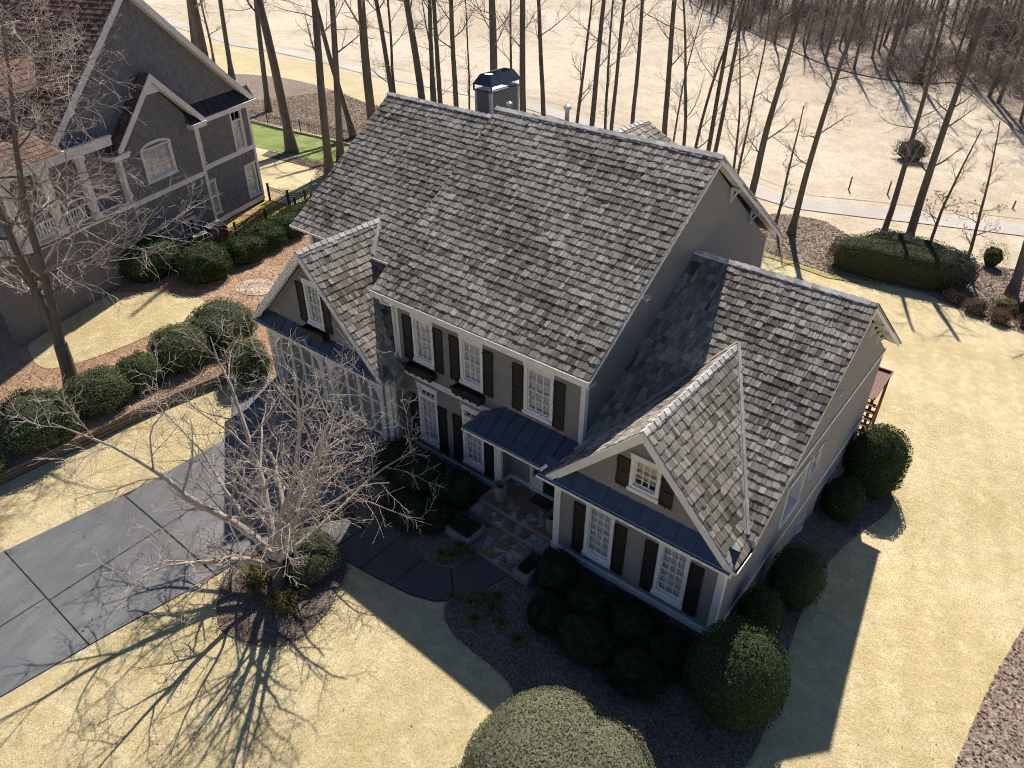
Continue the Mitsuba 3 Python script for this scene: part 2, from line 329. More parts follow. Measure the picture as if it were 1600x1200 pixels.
struct('ground', cat(_sheets), 'mat_ground', 'dormant tan grass of the lawns and the golf course', smooth=True)
Z_FAIR = Polygon([(-137, 66), (-95, 55.5), (-77, 56.5), (-53, 58), (-44, 58.5), (-28, 56), (-19.6, 53), (-12.5, 50.5), (-9, 50), (-3.8, 52.5), (7, 56.5), (14, 59), (60, 74), (60, 76), (9, 76.6), (2.2, 83.6), (-3.3, 93), (-8.8, 104), (-12.5, 99), (-23, 100), (-33, 107.6), (-57, 132), (-75, 149), (-120, 230), (-240, 230), (-240, 66)])
struct('fairway', grid_sheet(Z_FAIR, 5.0, .03), 'mat_fairway', 'dormant fairway beyond the cart path, paled further by painted glare', smooth=True)
Z_WOOD = Polygon([(-120, 230), (-75, 149), (-57, 132), (-33, 107.6), (-23, 100), (-12.5, 99), (-8.8, 104), (-3.3, 93), (2.2, 83.6), (9, 76.6), (60, 76), (200, 76), (200, 240), (-120, 240)])
struct('woodland_floor', grid_sheet(smooth(Z_WOOD), 5.0, .16), 'mat_woodfloor', 'brown leaf covered floor of the far woods', smooth=True)
Z_LEAF = Polygon([(-78, 36), (-71.86, 41.09), (-62.78, 41.4), (-55.97, 39.8), (-51.36, 40.57), (-38.69, 40.53), (-29.57, 43.01), (-20.1, 43.53), (-10.9, 42.08), (-8.9, 43.97), (-5.97, 44.75), (-2.51, 41.95), (0.01, 43.06), (4.35, 43.78), (8.43, 44.46), (16, 46), (30, 44), (30, 30), (12.19, 33.1), (10.04, 34.0), (7.83, 34.4), (5.84, 34.93), (3.6, 36.03), (-1.91, 34.45), (-6.14, 35.13), (-7.42, 35.24), (-16.73, 33.33), (-28.16, 31.46), (-39.84, 28.4), (-43.73, 27.6), (-49.12, 26.97), (-54.41, 25.4), (-80, 24)])
struct('leaf_bed', grid_sheet(smooth(Z_LEAF), 1.0, .03), 'mat_litter', 'leaf litter under the row of bare trees behind the house', smooth=True)
Z_GREEN = Polygon([(-54, 24.6), (-50.64, 25.4), (-46.7, 26.5), (-42.88, 26.8), (-36, 27.4), (-35, 23), (-38.46, 21.0), (-43.06, 20.6), (-46.97, 19.6), (-55, 20)])
struct('green_lawn', grid_sheet(Z_GREEN, 1.0, .03), 'mat_green', 'strip of green grass behind the neighbouring house', smooth=True)
Z_YARD = Polygon([(-46, 19.2), (-42, 19.9), (-38.6, 20.8), (-35.5, 22.5), (-34, 20), (-34.6, 16), (-31, 12.8), (-36, 12), (-44, 15)])
struct('mulch_strip', grid_sheet(Polygon([(-45, 19.8), (-38.5, 21.2), (-35, 23), (-33, 17), (-30.5, 15), (-32.6, 15), (-34.6, 18.4), (-38.2, 19.6), (-44, 18.4)]), .5, .04), 'mat_mulch', 'leafy mulch strip below the green grass', smooth=True)
Z_STRAW = Polygon([(-60, -30), (-18.9, -30), (-18.72, -12.88), (-18.62, -12.01), (-18.48, -10.61), (-18.06, -8.47), (-18.02, -6.23), (-17.76, -4.25), (-17.39, -2.13), (-16.6, -.9), (-16.2, -.9), (-16.2, 6), (-17.2, 14), (-24, 14), (-30.3, 12.2), (-31, 12), (-33.5, 9), (-31.2, 1), (-60, 0)])
struct('pine_straw', grid_sheet(Z_STRAW, .5, .03, bank), 'mat_straw', 'brown pine straw bed on the left of the driveway', smooth=True)
Z_LEFT = Polygon([(-29.34, -4.27), (-28.22, -1.6), (-26.42, -.2), (-24.13, 0.97), (-23.07, -0.84), (-23.19, -2.52), (-23.31, -4.44), (-23.69, -6.42), (-24.46, -7.76), (-26.77, -7.28), (-28.92, -6.14)])
struct('side_lawn', grid_sheet(smooth(Z_LEFT), .5, .05, bank), 'mat_lawn', 'patch of tan grass within the pine straw', smooth=True)
struct('bare_patch', grid_sheet(smooth(Polygon([(-24.7, 3.0), (-23.9, 2.2), (-22.8, 2.6), (-22.3, 3.5), (-23, 4.3), (-24.2, 4.4)])), .5, .055), 'mat_pale', 'pale round patch in the pine straw', smooth=True)
struct('mossy_strip', grid_sheet(Polygon([(-30.9, 2.6), (-32, 5.17), (-33.2, 9.5), (-33.7, 11.4), (-31.2, 12.3), (-30.5, 11.5), (-29.9, 8.9), (-29.5, 6.4), (-28.3, 4.2), (-29, 2.6)]), .5, .06), 'mat_moss', 'mossy orange strip beside the neighbouring house', smooth=True)
PATHC = np.array([(-137.19, 60), (-95.42, 51.86), (-88.37, 53.0), (-77.07, 53.12), (-70.43, 52.6), (-65.95, 52.6), (-52.93, 54.2), (-44.1, 55.0), (-37.61, 54.4), (-28.39, 52.6), (-19.6, 49.8), (-12.54, 47.4), (-9.37, 47.0), (-3.82, 49.2), (-0.05, 50.89), (7.01, 53.57), (14, 56), (60, 71)])
struct('cart_path', grid_sheet(LineString(PATHC).buffer(1.45).simplify(.05), 1.0, .06), 'mat_path', 'pale concrete cart path crossing behind the trees', smooth=True)
struct('verge', grid_sheet(LineString([(-8.5, 34.6), (-6, 34.6), (-2, 34.0), (1, 35)]).buffer(.28), .5, .05), 'mat_verge', 'mossy green edge of the leaf bed', smooth=True)
ISLAND = Polygon([(-8.23, -8.83), (-7.6, -9.8), (-6.37, -10.57), (-5.61, -10.4), (-4.5, -9.92), (-4.07, -9.14), (-4.2, -7.85), (-4.75, -6.89), (-5.2, -6.12), (-6.33, -5.94), (-7.89, -6.67), (-8.3, -7.8)])
ISLAND = smooth(ISLAND)
BED_OUT = Polygon([(-1.59, -5.39), (-0.75, -5.98), (0.25, -6.06), (1.43, -6.08), (2.3, -6.31), (2.5, -6.9), (2.5, -8.8), (3.6, -11.2), (7.4, -10.6), (8.4, -8.0), (7.9, -5.62), (8.55, -3.77), (8.17, -1.05), (7.74, 1.19), (7.33, 4.99), (7.63, 8.37), (8.51, 11.65), (7.76, 13.2), (7.0, 15.3), (3.0, 15.3), (3.0, .5), (-.6, .5), (-.7, -3.14), (-.9, -3.93), (-1.23, -4.85)])
BED_OUT = smooth(BED_OUT)
BED_IN = Polygon([(-5.97, -4.72), (-5.22, -4.5), (-4.01, -4.42), (-2.87, -4.33), (-2.35, -4.07), (-2.04, -3.1), (-3.6, -3.1), (-3.6, .1), (-8.4, .1), (-8.4, -3.0), (-7.4, -4.4)])
BED_IN = Polygon(list(smooth(Polygon([(-6.4, -4.78), (-5.22, -4.5), (-4.01, -4.42), (-2.87, -4.33), (-2.35, -4.07), (-2.04, -3.1), (-3.0, -2), (-5, -2)])).exterior.coords)).union(BED_IN)
struct('mulch_island', grid_sheet(ISLAND, .25, .03), 'mat_mulch', 'mulch island round the front tree', smooth=True)
struct('front_bed', grid_sheet(BED_OUT, .5, .03), 'mat_mulch', 'dark mulch bed along the front and right of the house', smooth=True)
struct('porch_bed', grid_sheet(BED_IN, .25, .03), 'mat_mulch', 'mulch bed between the walkway and the house', smooth=True)
RIGHT_BED = smooth(Polygon([(15.2, 14), (14.32, 10.5), (13.78, 8.16), (13.21, 3.84), (12.96, 0.14), (12.6, -2.5), (13.5, -6), (30, -6), (30, 14)]))
struct('side_bed', grid_sheet(RIGHT_BED, 1.0, .03), 'mat_litter', 'leafy bed at the right edge of the lawn', smooth=True)
# driveway and walkway: separate slabs with open joints
dk = struct('driveway', grid_sheet(Polygon([(-16.2, -30), (-9.9, -30), (-9.5, -17.46), (-8.93, -13.27), (-8.44, -10.4), (-8.25, -9.37), (-8.05, -6.7), (-6.2, -5.95), (-5.9, -4.7), (-7.4, -4.4), (-8.45, -3), (-8.45, -.85), (-16.1, -.85), (-16.1, -3.4), (-14.08, -4.7), (-14.08, -8), (-14.4, -10.37), (-14.95, -13.5), (-15.2, -15.44)]), .5, .012), 'mat_dark', 'dark sealed driveway')
def left_edge(y): return float(np.interp(y, [-30, -15.44, -13.5, -10.37, -7.97, -4.7, -3.4], [-16.2, -15.2, -14.95, -14.4, -14.08, -14.08, -16.1]))
def right_edge(y): return float(np.interp(y, [-30, -17.46, -13.27, -10.39, -9.37], [-9.9, -9.5, -8.93, -8.44, -8.25]))
_ys = [-29.6, -25.5, -21.5, -17.45, -13.38, -9.38]
for y0, y1 in zip(_ys[:-1], _ys[1:]):
    for s in (0, 1):
        g = .022
        yy = np.linspace(y0 + g, y1 - g, 6); mid0 = -11.75 if y0 < -13.4 else -11.55
        L = [(left_edge(y) if s == 0 else mid0 + g, y) for y in yy]; Rr = [(mid0 - g if s == 0 else right_edge(y), y) for y in yy]
        part(dk, 'slab', grid_sheet(Polygon(L + Rr[::-1]), .5, .034), 'mat_drive', smooth=True)
for pg in ([(-14.1, -9.34), (-11.57, -9.34), (-11.57, -5.2), (-14.06, -5.2)], [(-11.53, -9.34), (-8.25, -9.34), (-8.05, -6.7), (-8.05, -5.2), (-11.53, -5.2)],
           [(-14.06, -5.16), (-11.57, -5.16), (-11.57, -.87), (-16.1, -.87), (-16.1, -3.4), (-14.1, -4.7)], [(-11.53, -5.16), (-8.05, -5.16), (-7.45, -4.45), (-8.45, -3.05), (-8.45, -.87), (-11.53, -.87)]):
    part(dk, 'slab', grid_sheet(Polygon(pg), .5, .034), 'mat_drive', smooth=True)
wk = struct('walkway', grid_sheet(Polygon([(-6.6, -6.3), (-5.24, -6.15), (-3.97, -6.0), (-2.66, -5.78), (-1.82, -5.45), (-1.23, -4.85), (-0.9, -3.93), (-0.72, -3.0), (-2.04, -3.0), (-2.35, -4.09), (-2.87, -4.35), (-4.01, -4.44), (-5.22, -4.52), (-6.0, -4.76), (-7.3, -4.5), (-8.03, -5.2), (-8.03, -6.6)]), .25, .02), 'mat_dark', 'curved front walkway with shade painted into its dark slabs')
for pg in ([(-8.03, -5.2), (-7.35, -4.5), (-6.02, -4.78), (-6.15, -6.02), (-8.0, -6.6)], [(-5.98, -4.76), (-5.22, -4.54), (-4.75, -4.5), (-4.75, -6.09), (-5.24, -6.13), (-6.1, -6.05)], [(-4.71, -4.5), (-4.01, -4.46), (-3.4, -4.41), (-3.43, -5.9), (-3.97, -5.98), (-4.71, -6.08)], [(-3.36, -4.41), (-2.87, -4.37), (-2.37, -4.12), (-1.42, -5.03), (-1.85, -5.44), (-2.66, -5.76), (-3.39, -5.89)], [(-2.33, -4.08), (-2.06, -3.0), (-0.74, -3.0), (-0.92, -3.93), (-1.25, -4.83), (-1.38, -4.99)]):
    part(wk, 'slab', grid_sheet(Polygon(pg), .25, .042), 'mat_walk_shaded', smooth=True)
for k, (x, y) in enumerate([(-31.03, -6.36), (-30.01, -5.98), (-32.1, -6.8)]):
    t = thing('stepping_stone', ['square pale stepping stone in the pine straw, middle one of three', 'square pale stepping stone nearest the tan grass patch', 'square pale stepping stone at the left picture edge'][k], 'stepping stone', 'stepping stones in the pine straw')
    z = float(ground(x, y)); put(t, mikit.ply(box(x - .38, x + .38, y - .3, y + .3, z, z + .09), 'mat_stone_3'))
# ---------------------------------------------------------------- house builders
class Plane:
    """A roof plane: u along the eave, v up the slope; the normal points up."""
    def __init__(s, O, A, S):
        s.O, s.A, s.S = np.asarray(O, float), unit(A), unit(S)
        s.N = np.cross(s.A, s.S); s.flip = s.N[2] < 0
        if s.flip: s.N = -s.N
    def __call__(s, u, v, h=0.0):
        u, v, h = np.broadcast_arrays(*[np.asarray(k, float) for k in (u, v, h)])
        return s.O + u[..., None] * s.A + v[..., None] * s.S + h[..., None] * s.N
    def slab(s, pg, h0, h1):
        ms = []
        for p in polys(pg):
            v, f = poly_tri(p); n = len(v)
            if s.flip: f = f[:, ::-1]
            V = np.vstack([s(v[:, 0], v[:, 1], h1), s(v[:, 0], v[:, 1], h0)])
            ms.append(M(V, np.vstack([f, f[:, ::-1] + n])))
            c = np.array(p.exterior.coords); k = len(c)
            V = np.vstack([s(c[:, 0], c[:, 1], h1), s(c[:, 0], c[:, 1], h0)])
            ms.append(M(V, [[i, k + i, i + 1] for i in range(k - 1)] + [[i + 1, k + i, k + i + 1] for i in range(k - 1)]))
        return cat(ms)
HF = np.array([[4, 5, 6], [4, 6, 7], [0, 1, 5], [0, 5, 4], [1, 2, 6], [1, 6, 5], [3, 0, 4], [3, 4, 7]])
def shakes(pl, pg, e=.28, seed=1, wlo=.10, whi=.24, thick=.025, sag=.006):
    """Split wood shakes laid in courses over the plane's polygon: a list of (vertices, faces, uv, centre)."""
    import shapely
    rg = np.random.default_rng(seed); out = []
    u0, v0, u1, v1 = pg.bounds
    shapely.prepare(pg)
    for i in range(int((v1 - v0) / e) + 1):
        vb = v0 + i * e - .03
        u = u0 - rg.uniform(0, .2); drift = rg.uniform(0, 9)
        while u < u1:
            w = rg.uniform(wlo, whi) * rg.choice([.8, 1, 1, 1.15])
            ua, ub = u + .007, u + w - .007
            lo = vb + rg.normal(0, .011) + sag * math.sin(u * 1.7 + drift) - .02 * (rg.random() < .05)
            hi = vb + e + .07
            t = thick * rg.uniform(.6, 1.5); tw = rg.normal(0, .004); lift = .006 + .012 * (rg.random() < .10)
            tone = float(np.clip(rg.beta(2.1, 2.2) + .13 * math.sin(u * .9 + i * .35 + seed) + .1 * math.sin(i * 1.3 + u * .31), 0, 1)); gx = rg.uniform(0, 50)
            u += w
            r = shapely.box(max(ua, u0), lo, min(ub, u1), hi)
            if ua >= u1 or ub <= u0 or ub - ua < .03: continue
            def hgt(uu, vv):
                q = (vv - lo) / (hi - lo)
                return lift * (1 - q) + t * (1 - q) + .006 + tw * ((uu - ua) / (ub - ua) - .5)
            if shapely.contains(pg, shapely.box(max(ua, u0) + 1e-3, max(lo, v0) + 1e-3, min(ub, u1) - 1e-3, min(hi, v1) - 1e-3)):
                hi2 = min(hi, v1)
                U = np.array([ua, ub, ub, ua]); U = np.clip(U, u0, u1); Vv = np.array([lo, lo + rg.normal(0, .005), hi2, hi2])
                top = pl(U, Vv, hgt(U, Vv)); bot = pl(U, Vv, [lift * .5, lift * .5, -.01, -.01])
                V = np.vstack([bot, top]); F = HF if not pl.flip else HF[:, ::-1]
                uv = np.c_[np.full(8, tone), np.tile(U, 2) + gx]
                out.append((V, F, uv, V[4:].mean(0)))
            else:
                for p in polys(pg.intersection(r)):
                    if p.area < .002: continue
                    v2, f2 = poly_tri(p)
                    if pl.flip: f2 = f2[:, ::-1]
                    n = len(v2)
                    V = [pl(v2[:, 0], v2[:, 1], hgt(v2[:, 0], v2[:, 1]))]; FF = [f2]
                    c = np.array(p.exterior.coords); k = len(c)
                    V += [pl(c[:, 0], c[:, 1], hgt(c[:, 0], c[:, 1])), pl(c[:, 0], c[:, 1], -.01)]
                    side = np.array([[i2, k + i2, i2 + 1] for i2 in range(k - 1)] + [[i2 + 1, k + i2, k + i2 + 1] for i2 in range(k - 1)]) + n
                    V = np.vstack(V)
                    uu = np.r_[v2[:, 0], c[:, 0], c[:, 0]] + gx
                    out.append((V, np.vstack([f2, side]), np.c_[np.full(len(V), tone), uu], V.mean(0)))
    return out
SHINGLES = []     # (distance to the camera, roof key, material, shake)
def lay(roof, pl, pg, mat, parts=True, **kw):
    s = shakes(pl, pg, **kw)
    for x in s: SHINGLES.append((np.linalg.norm(x[3] - _C) if parts else 1e9, roof, mat, x))
def flush_shingles(limit=300):
    SHINGLES.sort(key=lambda s: s[0])
    near, rest = SHINGLES[:limit], SHINGLES[limit:]
    for d, roof, mat, (V, F, uv, c) in near:
        part(roof, 'shingle', M(V, F), mat, uv=uv)
    by = {}
    for d, roof, mat, x in rest: by.setdefault((roof, mat), []).append(x)
    for (roof, mat), xs in by.items():
        n = 0; Fs = []
        for V, F, uv, c in xs: Fs.append(F + n); n += len(V)
        part(roof, 'shingles', M(np.vstack([x[0] for x in xs]), np.vstack(Fs)), mat, uv=np.vstack([x[2] for x in xs]), kind='stuff')
    SHINGLES.clear()
def caps(roof, p, q, n1, n2, mat, L=.3, w=.17, seed=5, parts=True):
    """Ridge caps from p to q; n1 and n2 point down either slope."""
    rg = np.random.default_rng(seed); p, q = np.asarray(p, float), np.asarray(q, float)
    d = unit(q - p); n = int(np.linalg.norm(q - p) / L); ms = []
    for i in range(n):
        a = p + d * (i * L - .03); b = p + d * ((i + 1) * L + .05)
        up = np.array([0, 0, 1.0]); h0 = .075 + rg.uniform(0, .015); h1 = .048
        ww = w * rg.uniform(.93, 1.07)
        V, F = [], []
        for s, nn in enumerate((n1, n2)):
            nn = unit(nn); k = len(V)
            top = [a + up * h0, b + up * h1, b + up * h1 + nn * ww, a + up * h0 + nn * ww]
            V += top + [t - up * .03 for t in top]
            f = [[0, 1, 2], [0, 2, 3], [3, 2, 6], [3, 6, 7], [0, 3, 7], [0, 7, 4], [4, 6, 5], [4, 7, 6]]
            F += [[j + k for j in (t if np.dot(np.cross(np.subtract(top[1], top[0]), np.subtract(top[2], top[0])), up) > 0 else t[::-1])] for t in f]
        V = np.array(V); uv = np.c_[np.full(len(V), rg.uniform(.1, 1)), np.linspace(0, .2, len(V)) + rg.uniform(0, 9)]
        if parts: part(roof, 'ridge_cap', M(V, F), mat, uv=uv)
        else: ms.append((V, np.array(F), uv))
    if ms:
        Fs, k = [], 0
        for V, F, uv in ms: Fs.append(F + k); k += len(V)
        part(roof, 'ridge_caps', M(np.vstack([m[0] for m in ms]), np.vstack(Fs)), mat, uv=np.vstack([m[2] for m in ms]))
def fold_curtain(fr, u0, u1, w, z0, z1, amp=.025, lam=.09, seed=0, gap=0.0):
    us = np.linspace(u0, u1, 40); ww = w + amp * np.sin(us * 2 * np.pi / lam + seed) + .01 * np.sin(us * 23 + seed)
    n = len(us); V = np.vstack([fr(us, ww, np.full(n, z0)), fr(us, ww, np.full(n, z1))])
    F = [[i, i + 1, n + i] for i in range(n - 1)] + [[i + 1, n + i + 1, n + i] for i in range(n - 1)]
    return M(V, F)
def window(root, fr, u0, u1, z0, z1, cols, rows, jamb=.13, head=.16, sill=.14, backing='curtain', deep=.0, name='window', trans=None, mid=True, label=None, mat='mat_white', crown=True, panes=True, wo=.045):
    """A window in the wall frame: glass from (u0, z0) to (u1, z1). Returns the outline that the wall leaves open."""
    B = fr.box; i0 = -.10 - deep
    ms = [B(u0 - jamb, u0, i0, wo, z0 - sill * .4, z1 + head * .2), B(u1, u1 + jamb, i0, wo, z0 - sill * .4, z1 + head * .2),
          B(u0 - jamb - .02, u1 + jamb + .02, i0, wo + .02, z1 + head * .2, z1 + head),
          B(u0 - jamb - .03, u1 + jamb + .03, i0, wo + .05, z0 - sill, z0 - sill * .4), B(u0, u1, i0, wo + .01, z0 - sill * .4, z0)]
    if crown: ms.append(B(u0 - jamb - .06, u1 + jamb + .06, 0, wo + .06, z1 + head, z1 + head + .035))
    if trans: ms.append(B(u0, u1, i0, wo - .005, trans[0], trans[1]))
    k = part(root, name, cat(ms), mat, label=label)
    zt = trans[0] if trans else z1
    s = .035; w0, w1 = -.075 - deep, -.035 - deep
    sash = [B(u0, u0 + s, w0, w1, z0, zt), B(u1 - s, u1, w0, w1, z0, zt), B(u0 + s, u1 - s, w0, w1, z0, z0 + s * 1.3), B(u0 + s, u1 - s, w0, w1, zt - s, zt)]
    if mid: sash.append(B(u0 + s, u1 - s, w0, w1 + .012, (z0 + zt) / 2 - .025, (z0 + zt) / 2 + .02))
    part(k, 'sash', cat(sash), mat)
    mu = []
    a0, a1, b0, b1 = u0 + s, u1 - s, z0 + s * 1.3, zt - s
    for c in range(1, cols): uc = a0 + (a1 - a0) * c / cols; mu.append(B(uc - .015, uc + .015, w0 + .008, w1 + .006, b0, b1))
    for r in range(1, rows):
        zc = b0 + (b1 - b0) * r / rows
        if not (mid and r * 2 == rows): mu.append(B(a0, a1, w0 + .01, w1 + .004, zc - .014, zc + .014))
    if mu: part(k, 'muntins', cat(mu), mat)
    cells = [(a0 + (a1 - a0) * c / cols, a0 + (a1 - a0) * (c + 1) / cols, b0 + (b1 - b0) * r / rows, b0 + (b1 - b0) * (r + 1) / rows) for c in range(cols) for r in range(rows)]
    if trans:
        cells += [(u0 + (u1 - u0) * c / cols, u0 + (u1 - u0) * (c + 1) / cols, trans[1], z1) for c in range(cols)]
        if cols > 1: part(k, 'transom_bar', cat([B(u0 + (u1 - u0) * c / cols - .014, u0 + (u1 - u0) * c / cols + .014, w0, w1, trans[1], z1) for c in range(1, cols)]), mat)
    if panes:
        for (x0, x1, y0, y1) in cells: part(k, 'pane', M(fr([x0, x1, x1, x0], [w0 + .018] * 4, [y0, y0, y1, y1]), [[0, 1, 2], [0, 2, 3]]), 'mat_glass')
    else: part(k, 'pane', M(fr([a0, a1, a1, a0], [w0 + .018] * 4, [b0, b0, b1, b1]), [[0, 1, 2], [0, 2, 3]]), 'mat_glass')
    wb = w0 - .07
    if backing == 'curtain': part(k, 'curtain', fold_curtain(fr, u0 - .05, u1 + .05, wb, z0 - .02, zt, seed=u0 * 7), 'mat_curtain')
    elif backing == 'blind' or backing == 'woodblind':
        n = int((zt - z0) / .055); lo = 0 if backing == 'blind' else int(n * .28)
        part(k, 'blind', cat([fr.box(u0 - .02, u1 + .02, wb - .025, wb + .012, z0 + i * .055 + .006, z0 + i * .055 + .051) for i in range(lo, n + 1)]), 'mat_blind' if backing == 'blind' else 'mat_woodblind')
    part(k, 'room', cat([B(u0 - .3, u1 + .3, wb - .6, wb - .55, z0 - .3, z1 + .3), B(u0 - .32, u0 - .3, wb - .6, wb, z0 - .3, z1 + .3), B(u1 + .3, u1 + .32, wb - .6, wb, z0 - .3, z1 + .3)]), 'mat_dark' if backing != 'sheer' else 'mat_curtain')
    return sbox(u0 - jamb + .01, z0 - sill + .01, u1 + jamb - .01, z1 + head - .01)
def shutter(root, fr, u0, u1, z0, z1, mat='mat_shutter'):
    B = fr.box; s = .05; m = (z0 + z1) / 2
    ms = [B(u0, u0 + s, .03, .07, z0, z1), B(u1 - s, u1, .03, .07, z0, z1), B(u0 + s, u1 - s, .03, .07, z0, z0 + .07), B(u0 + s, u1 - s, .03, .07, z1 - .06, z1), B(u0 + s, u1 - s, .03, .07, m - .035, m + .035), B(u0 + s, u1 - s, .025, .045, z0 + .07, m - .035), B(u0 + s, u1 - s, .025, .045, m + .035, z1 - .06)]
    k = part(root, 'shutter', cat(ms), mat)
    hs = [B(u - .025, u + .025, .06, .085, z - .03, z + .03) for u in (u0 + .01, u1 - .01) for z in (z0 + .14, z1 - .14)] + [B((u0 + u1) / 2 - .01, (u0 + u1) / 2 + .01, .04, .06, z0 - .09, z0)]
    part(k, 'hinges', cat(hs), 'mat_iron')
def flower_box(root, fr, u0, u1, z):
    B = fr.box
    ms = [B(u0, u1, .03, .34, z - .28, z - .26), B(u0, u1, .31, .34, z - .26, z), B(u0, u1, .03, .06, z - .26, z), B(u0, u0 + .03, .06, .31, z - .26, z), B(u1 - .03, u1, .06, .31, z - .26, z), B(u0 - .04, u1 + .04, .30, .40, z - .03, z + .02), B(u0 + .03, u1 - .03, .06, .31, z - .24, z - .06)]
    k = part(root, 'window_box', cat(ms), 'mat_black')
    part(k, 'brackets', cat([B(u0 + (u1 - u0) * t - .04, u0 + (u1 - u0) * t + .04, .02, .3, z - .38, z - .28) for t in (.12, .38, .62, .88)]), 'mat_black')
def gutter(root, p, q, out, h=.10, d=.12, mat='mat_white'):
    """Open gutter from p to q (its back bottom edge); out points away from the roof."""
    p, q = np.asarray(p, float), np.asarray(q, float); o = unit(out); up = np.array([0, 0, 1.0])
    def bx(a0, a1, z0, z1): return hexa([p + o * a0 + up * z0, q + o * a0 + up * z0, q + o * a1 + up * z0, p + o * a1 + up * z0], [p + o * a0 + up * z1, q + o * a0 + up * z1, q + o * a1 + up * z1, p + o * a1 + up * z1])
    d2 = unit(q - p) * .008
    m = [bx(0, d, 0, .01), bx(d - .012, d, .01, h), bx(d, d + .012, h - .03, h), bx(0, .008, .01, h)]
    for e, s in ((p, 1), (q, -1)):
        m.append(hexa([e + o * .008 + up * .01, e + o * .008 + d2 * s + up * .01, e + o * (d - .012) + d2 * s + up * .01, e + o * (d - .012) + up * .01], [e + o * .008 + up * h, e + o * .008 + d2 * s + up * h, e + o * (d - .012) + d2 * s + up * h, e + o * (d - .012) + up * h]))
    k = part(root, 'gutter', cat(m), mat)
    part(k, 'trough', bx(.01, d - .013, .012, .03), 'mat_dark')
def rake(root, p, q, th, hgt, out, mat='mat_white', name='barge_board'):
    """A board that follows a sloping roof edge: p to q is its top edge, hgt its depth square to the slope, th its thickness along out."""
    p, q, o = np.asarray(p, float), np.asarray(q, float), unit(out)
    d = unit(q - p); dn = np.cross(d, o); dn = dn if dn[2] < 0 else -dn
    up = np.array([0, 0, 1.0])
    dz = -up * hgt / abs(dn[2])
    return part(root, name, hexa([p + dz, q + dz, q + dz + o * th, p + dz + o * th], [p, q, q + o * th, p + o * th]), mat)
def metal_roof(root, name, quads, rib=.03):
    """quads: (eave left, eave right, top right, top left) of each metal pan; a standing seam runs up its left side."""
    up = np.array([0, 0, 1.0])
    fl = cat([hexa([np.array(a) - up * .06 for a in (q[0], q[1], q[2], q[3])], [np.array(a) - up * .012 for a in (q[0], q[1], q[2], q[3])]) for q in quads])
    k = part(root, name, fl, 'mat_deckwood')
    seams = []
    for q in quads:
        a, b, c, d = [np.asarray(x, float) for x in q]
        part(k, 'panel', hexa([x - up * .01 for x in (a, b, c, d)], [x for x in (a, b, c, d)]), 'mat_seam')
        seams.append(bar(a + up * .017, d + up * .017, .022, .035))
    a, b, c, d = [np.asarray(x, float) for x in quads[-1]]
    seams.append(bar(b + up * .017, c + up * .017, .022, .035))
    part(k, 'seams', cat(seams), 'mat_seam')
    return k
def brackets(root, fr, us, z, w0=.0, d=.16, mat='mat_white'):
    for u in us:
        part(root, 'cornice_block', cat([fr.box(u - .045, u + .045, w0, w0 + d, z - .07, z), fr.box(u - .04, u + .04, w0, w0 + d * .55, z - .15, z - .07)]), mat)
def knee(root, fr, u, z, d=.42):
    """A gable brace: u and z where it meets the wall."""
    w = .045
    part(root, 'gable_brace', cat([fr.box(u - w, u + w, 0, .08, z - .55, z), fr.box(u - w, u + w, .08, d, z - .10, z), fr.bar((u, .06, z - .45), (u, d - .06, z - .06), .075, .075)]), 'mat_white')
def downspout(root, pts, r=.042):
    part(root, 'downspout', cat([M(*tube(pts, r, 8))]), 'mat_white', smooth=40)

# ---------------------------------------------------------------- the house
H = thing('house', 'large taupe house with weathered grey shake roofs and black shutters in the middle', 'house')
YE, ZE, YR, ZR, XL, XR = -.466, 6.12, 6.86, 11.10, -9.22, .386
SL = (ZR - ZE) / (YR - YE); LM = math.hypot(ZR - ZE, YR - YE)
def roof(name, pl, pg, deck=.10, dmat='mat_deckwood', **kw):
    k = part(H, name, pl.slab(pg, -deck, 0.0), dmat)
    lay(k, pl, pg, 'mat_shake', **kw); return k
pm = Plane((XL, YE, ZE + .06), (1, 0, 0), (0, YR - YE, ZR - ZE))
R_main = roof('main_roof', pm, sbox(0, -.02, XR - XL, LM), seed=3)
pmb = Plane((XL, 2 * YR - YE, ZE + .06), (1, 0, 0), (0, -(YR - YE), ZR - ZE))
R_mb = part(H, 'main_back_roof', pmb.slab(sbox(0, -.02, XR - XL, LM), -.10, .03), 'mat_deckwood')
caps(R_main, (XL - .02, YR, ZR + .06), (XR + .02, YR, ZR + .06), (0, -1, -SL), (0, 1, -SL), 'mat_cap', seed=4)
# left section, set back
XLL, YL, ZL, YLR = -16.57, 1.575, 6.11, 7.916
ZLR = ZL + (YLR - YL) * .68; LL = math.hypot(YLR - YL, ZLR - ZL)
pL = Plane((XLL, YL, ZL), (1, 0, 0), (0, 1, .68))
R_left = roof('left_roof', pL, sbox(0, -.02, XL - XLL + .6, LL), seed=8)
pLb = Plane((XLL, 2 * YLR - YL, ZL), (1, 0, 0), (0, -1, .68))
part(H, 'left_back_roof', pLb.slab(sbox(0, -.02, XL - XLL + .6, LL), -.10, .03), 'mat_deckwood')
caps(R_left, (XLL - .02, YLR, ZLR), (XL + .3, YLR, ZLR), (0, -1, -.68), (0, 1, -.68), 'mat_cap', seed=6)
